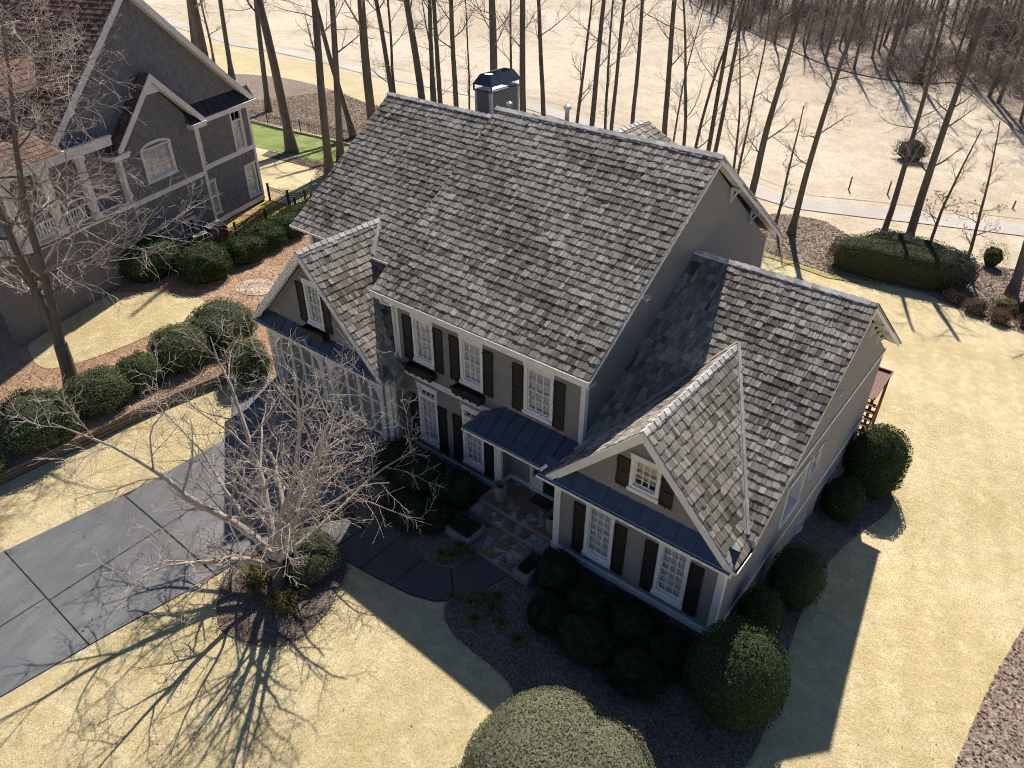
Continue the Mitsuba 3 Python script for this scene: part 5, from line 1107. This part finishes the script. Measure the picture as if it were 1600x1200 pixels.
V, F = leaves(X2, np.tile((0, 0, 1.0), (len(X2), 1)), .06, k, 1.2); put(FT + '__dead_leaves', leafply(M(V, F), 'leaf_brown', k.uniform(.4, 1, len(X2))), kind='stuff')
for t, x0, x1, y0, y1, z in PLANTERS:
    rg = np.random.default_rng(int(abs(x0) * 100)); n = 1500
    X = np.c_[rg.uniform(x0, x1, n), rg.uniform(y0, y1, n), z + .16 + rg.normal(0, .02, n)]
    s = rg.uniform(size=n) < .45; e = rg.integers(0, 4, n)
    X[s & (e == 0), 0] = x0; X[s & (e == 1), 0] = x1; X[s & (e == 2), 1] = y0; X[s & (e == 3), 1] = y1
    X[s, 2] = z + rg.uniform(-.02, .16, s.sum())
    V, F = leaves(X, np.tile((0, 0, 1.0), (n, 1)), .05, rg, 1.2); put(t + '__greenery', leafply(M(V, F), 'leaf_dark', rg.uniform(size=n)))
    part(t, 'soil', box(x0, x1, y0, y1, z - .5, z + .1), 'mat_core')
# back hedge and small shrubs
shrub('back_hedge', 'long clipped brownish green hedge at the far edge of the right lawn', 'hedge', 1.1, 37.1, 4.3, 1.7, 2.35, 'leaf_hedge', 9000, .10, 300, lump=.07, top=3.4, rot=.12)
shrub('back_shrub', 'rounded grey green shrub at the right end of the long hedge', 'shrub', 4.35, 38.1, 1.9, 1.75, 2.45, 'leaf_grey', 5200, .12, 301, lump=.14, top=2.5, shoots=10)
shrub('back_shrub', 'grey green shrub rising behind the long hedge', 'shrub', 1.4, 39.2, 3.4, 1.2, 2.5, 'leaf_grey', 4200, .12, 302, lump=.2, shoots=14)
for i, (x, y, r) in enumerate([(5.6, 35.9, .75), (7.0, 35.1, .85), (8.6, 36.6, 1.0), (9.9, 37.3, 1.0), (8.5, 34.6, .7), (10.2, 35.2, .9)]):
    shrub('dry_shrub', ['brownish low shrub touching the end of the long hedge', 'brownish low shrub at the lawn edge, second from the long hedge', 'brownish low shrub left of the thick right trunk', 'dark low shrub below the thick right trunk', 'smallest brownish shrub on the lawn edge', 'brownish shrub cut by the right picture edge'][i], 'shrub', x, y, r, r, .9, 'leaf_brown' if i not in (3,) else 'leaf_hedge', 1300, .08, 310 + i, 'low shrubs in the leaf bed', lump=.3, depth=.3)
shrub('young_pine', 'bright yellow green young pine beside a slim trunk', 'shrub', 6.3, 43.8, .95, .85, 1.9, 'leaf_brightgreen', 900, .14, 330, lump=.35, depth=.4, asp=.25)
shrub('dark_shrub', 'dark tangled low shrub out on the fairway', 'shrub', -5.45, 67.3, 1.7, 1.4, 2.2, 'leaf_grey', 1500, .16, 331, lump=.35, depth=.3)
# grass clumps: arching blades
def clump(name, label, x, y, r, n, mat, seed, group, z=0.0):
    rg = np.random.default_rng(seed); t = thing(name, label, 'grass clump', group); Vs, Fs, tn, k = [], [], [], 0
    z0 = float(ground(x, y)) + .03
    for i in range(n):
        a = rg.uniform(0, 6.28); o = rg.uniform(0, r * .25); L = r * rg.uniform(.7, 1.25); w = .011; up = rg.uniform(.5, .95)
        b = np.array([x + o * math.cos(a), y + o * math.sin(a), z0]); d = np.array([math.cos(a), math.sin(a), 0]); s = np.array([-d[1], d[0], 0]) * w
        m = b + d * L * .4 + (0, 0, L * up); e = b + d * L + (0, 0, L * up * rg.uniform(.2, .75))
        Vs += [b - s, b + s, m - s, m + s, e]; Fs += [[k, k + 1, k + 2], [k + 1, k + 3, k + 2], [k + 2, k + 3, k + 4]]; k += 5; tn += [rg.uniform()] * 5
    put(t, leafply(M(Vs, Fs), mat, tn, 1))
for i, (x, y) in enumerate([(-7.3, -8.5), (-6.75, -8.95), (-7.0, -7.9), (-5.55, -8.05), (-5.35, -8.65), (-5.75, -8.75), (-6.95, -8.4)]): clump('grass_clump', 'dry arching grass clump at the front tree, %s' % ('left of its trunk', 'below left of its trunk', 'on the driveway side of its trunk', 'right of its trunk', 'nearest the bark piece', 'just below its trunk', 'tucked behind its trunk')[i], x, y, .42, 110, 'blade_olive', 400 + i, 'grass clumps at the front tree')
for i, (x, y) in enumerate([(-2.75, -3.2), (-2.3, -3.25), (-2.65, -3.75), (-1.45, -5.0), (-.7, -4.3), (-.85, -4.75), (-.35, -4.0), (-.15, -4.5), (.45, -4.75), (1.2, -4.9), (-2.95, -3.9), (-.3, -5.2)]): clump('border_grass', 'olive grass clump edging the shaded front walkway', x, y, .30, 80, 'blade_olive', 430 + i, 'grass clumps edging the walkway')
t = thing('bark_piece', 'curved dark piece of bark lying on the mulch island', 'bark')
put(t, mikit.ply(M(*tube([(-4.65 + .5 * math.cos(a) * .8, -8.25 + .42 * math.sin(a), float(ground(-4.7, -8.2)) + .10 + .05 * math.sin(a * 2)) for a in np.linspace(2.6, 5.2, 10)], [.02, .05, .07, .08, .09, .09, .08, .07, .05, .015], 7)), 'mat_bark'))

# ---------------------------------------------------------------- trees
def walk(p, d, L, n, rg, wob, pull):
    pts = [np.asarray(p, float)]; d = unit(d); s = L / n; pl_ = np.asarray(pull) / n
    for i in range(n):
        d = d + rg.normal(0, wob, 3) + pl_ ; d = d / math.sqrt(d @ d); pts.append(pts[-1] + d * s)
    return np.array(pts)
def nrm(v): return v / (np.linalg.norm(v, axis=-1, keepdims=True) + 1e-12)
def tubes(P, R, k):
    """Many polylines at once: P (N, n, 3), R (N, n)."""
    N_, n, _ = P.shape
    t = np.empty_like(P); t[:, 1:-1] = P[:, 2:] - P[:, :-2]; t[:, 0] = P[:, 1] - P[:, 0]; t[:, -1] = P[:, -1] - P[:, -2]; t = nrm(t)
    a = nrm(xp(t, np.broadcast_to(np.array([.31, .95, .12]), t.shape))); b = xp(t, a); an = np.arange(k) * 2 * np.pi / k
    V = P[:, :, None] + R[:, :, None, None] * (np.cos(an)[:, None] * a[:, :, None] + np.sin(an)[:, None] * b[:, :, None])
    i, j = np.meshgrid(np.arange(n - 1), np.arange(k), indexing='ij'); j2 = (j + 1) % k
    q = np.stack([i * k + j, (i + 1) * k + j, (i + 1) * k + j2, i * k + j2], -1).reshape(-1, 4)
    F = np.vstack([q[:, [0, 2, 1]], q[:, [0, 3, 2]]])
    return V.reshape(-1, 3), (F[None] + (np.arange(N_) * n * k)[:, None, None]).reshape(-1, 3)
def shoots(q, d, L, r, seg, wob, pull, er, rg):
    """Polylines from q along d (N, 3), of length L and radius r at the foot (N)."""
    P = [q]; d = nrm(d); s = (L / seg)[:, None]; pl_ = np.asarray(pull) / seg
    for i in range(seg): d = nrm(d + rg.normal(0, wob, d.shape) + pl_); P.append(P[-1] + d * s)
    return np.stack(P, 1), r[:, None] * np.linspace(1, er, seg + 1)[None]
def sprout(P, R, L, sp, rg, rmin=.0):
    """One more order of branches on every polyline. sp: (segments, wobble, pull, children, first child at, angle, length ratio, radius ratio, end radius ratio)."""
    seg, wob, pull, kids, t0, ang, lr, rr, er = sp
    N_, n = len(P), P.shape[1] - 1
    t = t0 + (1 - t0) * (np.arange(kids) + rg.uniform(.1, .9, (N_, kids))) / kids
    x = t * n; j = np.minimum(x.astype(int), n - 1); f = (x - j)[..., None]; i = np.arange(N_)[:, None]
    q = P[i, j] * (1 - f) + P[i, j + 1] * f; dd = nrm(P[i, j + 1] - P[i, j]); rad = (R[i, j] * (1 - f[..., 0]) + R[i, j + 1] * f[..., 0]) * rr
    az = rg.uniform(0, 6.28, (N_, 1)) + 2.4 * np.arange(kids) + rg.normal(0, .5, (N_, kids))
    a = nrm(xp(dd, np.broadcast_to(np.array([.3, .2, 1.0]), dd.shape))); b = xp(dd, a); th = (ang * rg.uniform(.7, 1.3, (N_, kids)))[..., None]
    nd = dd * np.cos(th) + (a * np.cos(az)[..., None] + b * np.sin(az)[..., None]) * np.sin(th)
    L2 = (L[:, None] * lr * rg.uniform(.6, 1.25, (N_, kids)) * (1.12 - .45 * t)).ravel()
    keep = rg.uniform(size=N_ * kids) < .9
    q, nd, rad, L2 = q.reshape(-1, 3)[keep], nd.reshape(-1, 3)[keep], np.maximum(rad.ravel()[keep], rmin), L2[keep]
    P2, R2 = shoots(q, nd, L2, rad, seg, wob, pull, er, rg)
    return P2, np.maximum(R2, rmin * .7), L2
# front tree: short trunk, many ascending limbs, dense fine twigs
rg = np.random.default_rng(11); z0 = float(ground(-6.3, -8.25))
t = thing('tree', 'bare spreading front tree with dense pale twigs on the mulch island', 'tree')
base = np.array([-6.30, -8.25, z0 - .1])
trunk = walk(base, (-.06, .05, 1), 1.25, 5, rg, .04, (0, 0, 0))
part(t, 'trunk', M(*tube(trunk, [.30, .23, .20, .20, .20, .21], 12)), 'mat_bark', smooth=40)
LIMB = [((-1.15, -.25, .70), 8.0, .15), ((-.95, .55, .95), 8.0, .15), ((-.35, 1.0, 1.1), 7.6, .15), ((.45, 1.0, .95), 6.3, .14), ((.85, .50, 1.0), 5.4, .13), ((-.5, -.85, 1.0), 5.2, .12), ((-.05, .35, 1.5), 7.0, .15), ((.25, 1.2, .55), 6.0, .10), ((-.9, 1.0, .5), 7.2, .11), ((-1.2, .25, .42), 6.8, .10)]
q = np.array([trunk[-1] + (0, 0, -.22 * (i % 3)) for i in range(len(LIMB))]); Ls = np.array([l[1] for l in LIMB], float)
P, R = shoots(q, np.array([l[0] for l in LIMB]), Ls, np.array([l[2] for l in LIMB]), 9, .12, (0, 0, .10), .10, rg)
for i in range(len(LIMB)): part(t, 'limb', M(*tube(P[i], R[i], 8)), 'mat_bark_pale', smooth=50)
B1 = sprout(P, R, Ls, (7, .12, (0, 0, .12), 10, .18, .8, .44, .5, .3), rg, .013)
B2 = sprout(*B1, (6, .13, (0, 0, .12), 7, .12, .85, .50, .55, .4), rg, .010)
B3 = sprout(*B2, (5, .13, (0, 0, .08), 6, .10, .85, .55, .65, .5), rg, .0075)
part(t, 'branches', cat([tubes(B1[0], B1[1], 5), tubes(B2[0], B2[1], 4)]), 'mat_bark_pale'); part(t, 'twigs', M(*tubes(B3[0], B3[1], 3)), 'mat_twig', kind='stuff')
# left tree: two stems, long twiggy branches
rg = np.random.default_rng(12); z0 = float(ground(-22.3, -7.3))
t = thing('tree', 'tall bare tree with twin stems at the left, twigs over the shingled house', 'tree')
b0 = np.array([-22.25, -7.3, z0 - .15]); lo = walk(b0, (-.03, .02, 1), 2.3, 5, rg, .03, (0, 0, 0))
part(t, 'trunk', M(*tube(lo, [.46, .36, .31, .29, .28, .27], 12)), 'mat_bark', smooth=40)
Ls = np.array([13.5, 13.0])
P, R = shoots(np.array([lo[-1], lo[-1]]), np.array([(-.16, -.06, 1), (.10, .10, 1.0)]), Ls, np.array([.22, .20]), 12, .05, (0, 0, .1), .18, rg)
for i in range(2): part(t, 'stem', M(*tube(P[i], R[i], 9)), 'mat_bark', smooth=50)
B1 = sprout(P, R, Ls, (8, .09, (0, 0, -.05), 26, .14, 1.1, .46, .42, .2), rg, .014)
B2 = sprout(*B1, (6, .13, (0, 0, .05), 10, .12, .75, .46, .5, .35), rg, .010)
B3 = sprout(*B2, (5, .15, (0, 0, .1), 7, .10, .8, .46, .6, .5), rg, .0085)
B4 = sprout(*B3, (3, .15, (0, 0, 0), 2, .15, .8, .5, .75, .6), rg, .0065)
part(t, 'limbs', M(*tubes(B1[0], B1[1], 5)), 'mat_bark'); part(t, 'twigs', cat([tubes(B2[0], B2[1], 4), tubes(B3[0], B3[1], 3), tubes(B4[0], B4[1], 3)]), 'mat_twig', kind='stuff')
# the row of tall bare trees behind the house: x, y, lean x, lean y, trunk radius
ROWT = [(-62, 25.5, .02, .03, .62), (-76.72, 32.85, .052, .091, .305), (-83.61, 39.44, .046, .077, .166), (-72.96, 35.03, .041, .066, .299), (-57.19, 28.61, .012, .018, .286), (-43.72, 21.2, -.019, -.027, .412), (-35.77, 18.64, .011, .015, .34), (-38.09, 21.65, .013, .016, .305), (-44.9, 29.0, -.116, -.142, .259),
(-38.66, 25.88, .001, .001, .436), (-47.74, 36.99, -.033, -.036, .28), (-47.67, 37.1, .004, .005, .175), (-44.41, 37.74, -.02, -.02, .41), (-43.94, 38.54, 0, 0, .274), (-42.09, 37.06, .028, .027, .117), (-40.99, 36.71, .009, .008, .263), (-37.28, 34.73, .003, .003, .282), (-42.03, 41.72, .018, .016, .122), (-34.84, 36.91, 0, 0, .313), (-42.22, 46.15, .016, .013, .254), (-38.03, 43.66, -.009, -.007, .172),
(-31.94, 37.97, -.003, -.002, .341), (-32.05, 41.2, .009, .006, .257), (-31.5, 45.47, .095, .064, .2), (-27.19, 41.56, .016, .011, .28), (-28.37, 46.24, -.05, -.03, .165), (-27.61, 45.63, .022, .014, .212), (-26.72, 48.34, -.022, -.012, .234), (-21.7, 45.56, -.005, -.003, .283), (-23.92, 51.71, -.024, -.012, .119), (-19.21, 44.53, .009, .005, .184), (-18.31, 44.29, .04, .019, .167), (-17.37, 45.31, .017, .008, .23), (-16.35, 44.04, .065, .028, .21),
(-14.12, 44.09, -.041, -.016, .134), (-13.5, 43.01, .09, .036, .131), (-10.89, 40.17, .046, .017, .333), (-8.7, 40.92, .011, .003, .139), (-7.01, 39.96, .007, .002, .272), (-1.19, 43.31, .052, .01, .251), (.61, 43.6, .002, 0, .349), (2.14, 43.35, .026, .004, .139), (4.93, 42.65, -.037, -.003, .137), (8.43, 39.51, -.049, -.002, .338)]
def row_label(i):
    r = ROWT[i][4]; kind = 'thick' if r > .3 else 'slim' if r < .18 else 'straight'
    ords = ['first', 'second', 'third', 'fourth', 'fifth', 'sixth', 'seventh', 'eighth', 'ninth', 'tenth', 'eleventh', 'twelfth']
    if i < 4: return '%s bare tree behind the shingled house gable, %s from the left' % (kind, ords[i])
    if i < 10: return '%s bare tree between the two houses, %s from the left' % (kind, ords[i - 4])
    if i < 19: return '%s bare tree left of the chimney behind the roof, %s from the left' % (kind, ords[i - 10])
    if i < 29: return '%s bare tree right of the chimney behind the roof, %s from the chimney' % (kind, ords[i - 19])
    if i < 36: return '%s bare tree behind the right end of the main ridge, %s from the left' % (kind, ords[i - 29])
    return '%s bare tree right of the main roof gable, %s from the gable' % (kind, ords[i - 36])
for i, (x, y, lx, ly, r) in enumerate(ROWT):
    rg = np.random.default_rng(500 + i); z = float(ground(x, y)) - .2; big = r > .2
    H_ = (27 if big else 20 if r > .15 else 15) * rg.uniform(.92, 1.08) * (.64 if i >= 36 else 1); L0 = np.array([H_])
    P, R = shoots(np.array([[x, y, z]]), np.array([[lx, ly, 1.0]]), L0, np.array([r * .95]), 12, .018 if big else .03, (0, 0, 0), .35 if big else .25, rg)
    B1 = sprout(P, R, L0, (6, .12, (0, 0, .25), int(rg.integers(11, 16)), .32 if big else .15, .95, .17, .30 if big else .42, .3), rg, .016)
    B2 = sprout(*B1, (5, .15, (0, 0, .15), 7, .15, .75, .48, .55, .4), rg, .012)
    B3 = sprout(*B2, (3, .16, (0, 0, .1), 4, .15, .8, .5, .6, .5), rg, .009)
    t = thing('tall_tree', row_label(i), 'tree', 'tall bare trees behind the house')
    v, f = tube(P[0], R[0], 9); low = v[:, 2] - z
    fl = 1 + .6 * np.exp(-low / .35); c = np.array([x, y]) + np.outer(low, (lx, ly)); v[:, :2] = np.where(low[:, None] < 1.5, c + (v[:, :2] - c) * fl[:, None], v[:, :2])
    part(t, 'trunk', M(v, f), 'mat_bark', smooth=60)
    part(t, 'branches', cat([tubes(B1[0], B1[1], 4), tubes(B2[0], B2[1], 3), tubes(B3[0], B3[1], 3)]), 'mat_bark' if i % 3 else 'mat_twig_grey')
    if i in (11, 38, 41, 42, 10, 2):
        X = B3[0][:, -1] + rg.normal(0, .1, (len(B3[0]), 3)); X = X[X[:, 2] < z + H_ * .62]; X = X[rg.uniform(size=len(X)) < 450 / max(len(X), 450)]
        V, F = leaves(X, np.tile((0, 0, 1.0), (len(X), 1)), .17, rg, 1.5); put(t + '__dry_leaves', leafply(M(V, F), 'leaf_brown', rg.uniform(.3, 1, len(X))), kind='stuff')
# far woods: copies of five bare trees
for g in range(5):
    rg = np.random.default_rng(900 + g); L0 = np.array([17.0 + g])
    P, R = shoots(np.array([[0, 0, -.3]]), np.array([[rg.normal(0, .05), rg.normal(0, .05), 1]]), L0, np.array([.21]), 10, .03, (0, 0, 0), .3, rg)
    B1 = sprout(P, R, L0, (6, .13, (0, 0, .3), 22, .16, .85, .24, .34, .3), rg, .02); B2 = sprout(*B1, (4, .16, (0, 0, .15), 9, .15, .75, .46, .55, .4), rg, .016); B3 = sprout(*B2, (3, .16, (0, 0, .1), 4, .15, .8, .5, .6, .5), rg, .012)
    scene['far_tree_kind_%d' % g] = {'type': 'shapegroup', 'trunk': mikit.ply(M(*tube(P[0], R[0], 8)), 'mat_bark', smooth=60), 'branches': mikit.ply(cat([tubes(B1[0], B1[1], 4), tubes(B2[0], B2[1], 3), tubes(B3[0], B3[1], 3)]), 'mat_twig_grey')}
rg = np.random.default_rng(950); wp = []
edge = [(-60, 137), (-48, 122), (-33.4, 109), (-28, 104), (-23, 101), (-18, 101), (-12.5, 100), (-8.8, 107), (-5, 96), (-3.25, 94), (0, 88), (2.2, 85), (6, 81), (9, 78), (14, 78)]
for x, y in edge: wp.append((x + rg.normal(0, .8), y + rg.uniform(0, 2)))
while len(wp) < 190:
    x, y = rg.uniform(-85, 35), rg.uniform(78, 165)
    if Z_WOOD.contains(Point(x, y)) and all((x - a) ** 2 + (y - b) ** 2 > 9 for a, b in wp): wp.append((x, y))
for x, y in wp:
    k = thing('far_tree', 'slender bare tree in the leafy woods beyond the fairway', 'tree', 'bare trees of the far woods')
    s = rg.uniform(.75, 1.25)
    scene[k] = {'type': 'instance', 'group': {'type': 'ref', 'id': 'far_tree_kind_%d' % rg.integers(0, 5)}, 'to_world': T4().translate([x, y, float(ground(x, y))]).rotate([0, 0, 1], float(rg.uniform(0, 360))).scale([s, s, s * rg.uniform(.9, 1.1)])}

# tangled brush of the woodland
for g in range(2):
    rg = np.random.default_rng(970 + g); n = 26
    q = np.c_[rg.normal(0, .8, (n, 2)), np.full(n, -.1)]; d = np.c_[rg.normal(0, .45, (n, 2)), np.ones(n)]; Ls = rg.uniform(1.5, 4.2, n)
    P, R = shoots(q, d, Ls, np.full(n, .022), 5, .14, (0, 0, .1), .4, rg); B1 = sprout(P, R, Ls, (4, .16, (0, 0, .2), 7, .2, .7, .45, .7, .5), rg, .011); B2 = sprout(*B1, (3, .16, (0, 0, .1), 4, .15, .8, .5, .75, .6), rg, .009)
    scene['brush_kind_%d' % g] = {'type': 'shapegroup', 'stems': mikit.ply(cat([tubes(P, R, 3), tubes(B1[0], B1[1], 3), tubes(B2[0], B2[1], 3)]), 'mat_twig_grey' if g else 'mat_bark')}
rg = np.random.default_rng(980); k = 0
while k < 330:
    x, y = rg.uniform(-80, 40), 78 + 75 * rg.uniform() ** 1.5
    if not Z_WOOD.contains(Point(x, y)): continue
    s = rg.uniform(.6, 1.3)
    scene['woodland_brush__%03d' % k] = {'type': 'instance', 'group': {'type': 'ref', 'id': 'brush_kind_%d' % rg.integers(0, 2)}, 'to_world': T4().translate([x, y, float(ground(x, y)) + .1]).rotate([0, 0, 1], float(rg.uniform(0, 360))).scale([s * 1.3, s * 1.3, s])}; k += 1
labels['woodland_brush'] = {'label': 'tangled bare brush under the far woods', 'category': 'brush', 'kind': 'stuff'}

# ---------------------------------------------------------------- small ground cover
def scatter(pg, n, rg):
    x0, y0, x1, y1 = pg.bounds; P = []
    import shapely
    shapely.prepare(pg)
    while sum(len(p) for p in P) < n:
        q = rg.uniform((x0, y0), (x1, y1), (n * 2, 2)); P.append(q[shapely.contains_xy(pg, q[:, 0], q[:, 1])])
    return np.vstack(P)[:n]
def litter(name, pg, n, size, mat, seed, label, h=.05, hfn=None, asp=.6, tilt=.5):
    rg = np.random.default_rng(seed); q = scatter(pg, n, rg); z = ground(q[:, 0], q[:, 1]) + h + rg.uniform(0, .04, n) + (hfn(q[:, 0], q[:, 1]) if hfn else 0)
    V, F = leaves(np.c_[q, z], np.tile((0, 0, 1.0), (n, 1)), size, rg, tilt, asp)
    put(name, leafply(M(V, F), mat, rg.uniform(size=n)), label=label, cat='leaf litter' if 'leaf' in name or 'leaves' in name else 'mulch', kind='stuff')
litter('fallen_leaves', Z_LEAF.intersection(sbox(-62, 20, 18, 46)), 34000, .19, 'litter_leaf', 700, 'fallen brown leaves on the bed behind the house')
litter('bed_leaves', RIGHT_BED.intersection(sbox(12, -3, 17, 14)), 3500, .12, 'litter_leaf', 701, 'fallen leaves in the bed at the right edge')
litter('bark_chips', ISLAND.buffer(.12), 5200, .07, 'chip', 702, 'bark chips on the mulch island round the front tree', asp=.35)
litter('bark_chips_001', BED_OUT.buffer(.12).difference(HOUSE_FOOT), 9000, .07, 'chip', 703, 'bark chips in the dark front bed', asp=.35)
litter('bark_chips_002', BED_IN, 2200, .07, 'chip', 706, 'bark chips in the bed by the porch', asp=.35)
litter('straw_needles', Z_STRAW.intersection(sbox(-36, -16, -16, 13)).difference(Z_LEFT), 26000, .17, 'litter_leaf', 704, 'pine needles and leaves over the straw bed', h=.04, hfn=bank, asp=.12, tilt=.35)
litter('yard_leaves', Polygon([(-45, 19.8), (-35, 23), (-30, 15), (-33, 14), (-38, 19)]), 2500, .15, 'litter_leaf', 705, 'fallen leaves behind the shingled house')
litter('lawn_leaves', unary_union([sbox(8.5, -12, 14, 30), sbox(-8, -18, 3, -7.5), sbox(-17, -14, -14.3, -4)]).difference(unary_union([BED_OUT, ISLAND, RIGHT_BED])), 150, .065, 'litter_leaf', 707, 'scattered fallen leaves on the tan lawns', h=.02)
litter('drive_leaves', unary_union([LineString([(-14.2, -10), (-14.1, -5)]).buffer(.3), LineString([(-8.4, -3), (-8.4, -1)]).buffer(.3), sbox(-15, -14, -9, -5)]), 110, .08, 'litter_leaf', 708, 'scattered fallen leaves on the driveway', h=.045)
# lawn blades: copies of small patches of dry grass
PS = 1.12
for g in range(3):
    rg = np.random.default_rng(800 + g); n = 800
    b = np.c_[rg.uniform(-PS / 2, PS / 2, (n, 2)), np.full(n, 0.0)]; a = rg.uniform(0, 6.28, n); L = rg.uniform(.015, .038, n); w = .005
    d = np.c_[np.cos(a), np.sin(a), np.zeros(n)]; s = np.c_[-d[:, 1], d[:, 0], np.zeros(n)] * w
    V = np.stack([b - s, b + s, b + d * (L * rg.uniform(.4, 1.1, n))[:, None] + np.c_[np.zeros((n, 2)), L * rg.uniform(.35, .9, n)]], 1).reshape(-1, 3)
    scene['lawn_patch_%d' % g] = {'type': 'shapegroup', 'blades': leafply(M(V, np.arange(3 * n).reshape(-1, 3)), 'blade_tan', .25 + .6 * rg.uniform(size=n), 3)}
LAWN = sbox(-20, -18, 16, 22).difference(unary_union([HOUSE_FOOT, ISLAND, BED_OUT, BED_IN, RIGHT_BED, Z_STRAW, Polygon([(-15.6, -30), (-8.6, -30), (-8.5, -13), (-8.2, -9.37), (-8.05, -6.7), (-6.2, -6.3), (-3.97, -6.0), (-2.66, -5.78), (-1.82, -5.45), (-.72, -3), (-2, -2), (-8, 0), (-16.1, -.85), (-16.1, -3.4), (-14.1, -4.7), (-14.05, -8), (-14.9, -13.5)]), sbox(-16.5, -.9, -8, 22), sbox(-9, 0, 5.9, 18)])).union(Z_LEFT)
rg = np.random.default_rng(810)
i = 0; SQ = []
for gx in np.arange(-30, 16, 1.12):
    for gy in np.arange(-18, 22, 1.12):
        sq_ = sbox(gx - PS / 2, gy - PS / 2, gx + PS / 2, gy + PS / 2)
        if not LAWN.contains(sq_): continue
        SQ.append(sq_.buffer(.01))
        e = .3; bk = 1.0 if gx < -22 else 0.0
        def G(x, y): return float(ground(x, y)) + bk * float(bank(x, y))
        z = G(gx, gy); sx = (G(gx + e, gy) - z) / e; sy = (G(gx, gy + e) - z) / e
        k = 'lawn_grass__%03d' % i; i += 1
        r = rg.integers(0, 4) * math.pi / 2; c, s = math.cos(r), math.sin(r)
        scene[k] = {'type': 'instance', 'group': {'type': 'ref', 'id': 'lawn_patch_%d' % rg.integers(0, 3)}, 'to_world': T4([[c, -s, 0, gx], [s, c, 0, gy], [sx * c + sy * s, -sx * s + sy * c, 1, z + .008 + (.05 if bk else 0)], [0, 0, 0, 1]])}
left = LAWN.difference(unary_union(SQ)); left = left.difference(sbox(-60, 14, 60, 60))
q = scatter(left, int(left.area * 620), rg); n = len(q); a = rg.uniform(0, 6.28, n); L = rg.uniform(.02, .05, n); d = np.c_[np.cos(a), np.sin(a), np.zeros(n)]; s = np.c_[-d[:, 1], d[:, 0], np.zeros(n)] * .005
b = np.c_[q, ground(q[:, 0], q[:, 1]) + np.where(q[:, 0] < -22, bank(q[:, 0], q[:, 1]) + .05, .005)]
V = np.stack([b - s, b + s, b + d * (L * rg.uniform(.4, 1.1, n))[:, None] + np.c_[np.zeros((n, 2)), L * rg.uniform(.35, .9, n)]], 1).reshape(-1, 3)
scene['lawn_grass__%03d' % i] = leafply(M(V, np.arange(3 * n).reshape(-1, 3)), 'blade_tan', rg.uniform(size=n) ** .7, 3)
labels['lawn_grass'] = {'label': 'dry tan grass blades of the lawns', 'category': 'grass', 'kind': 'stuff'}
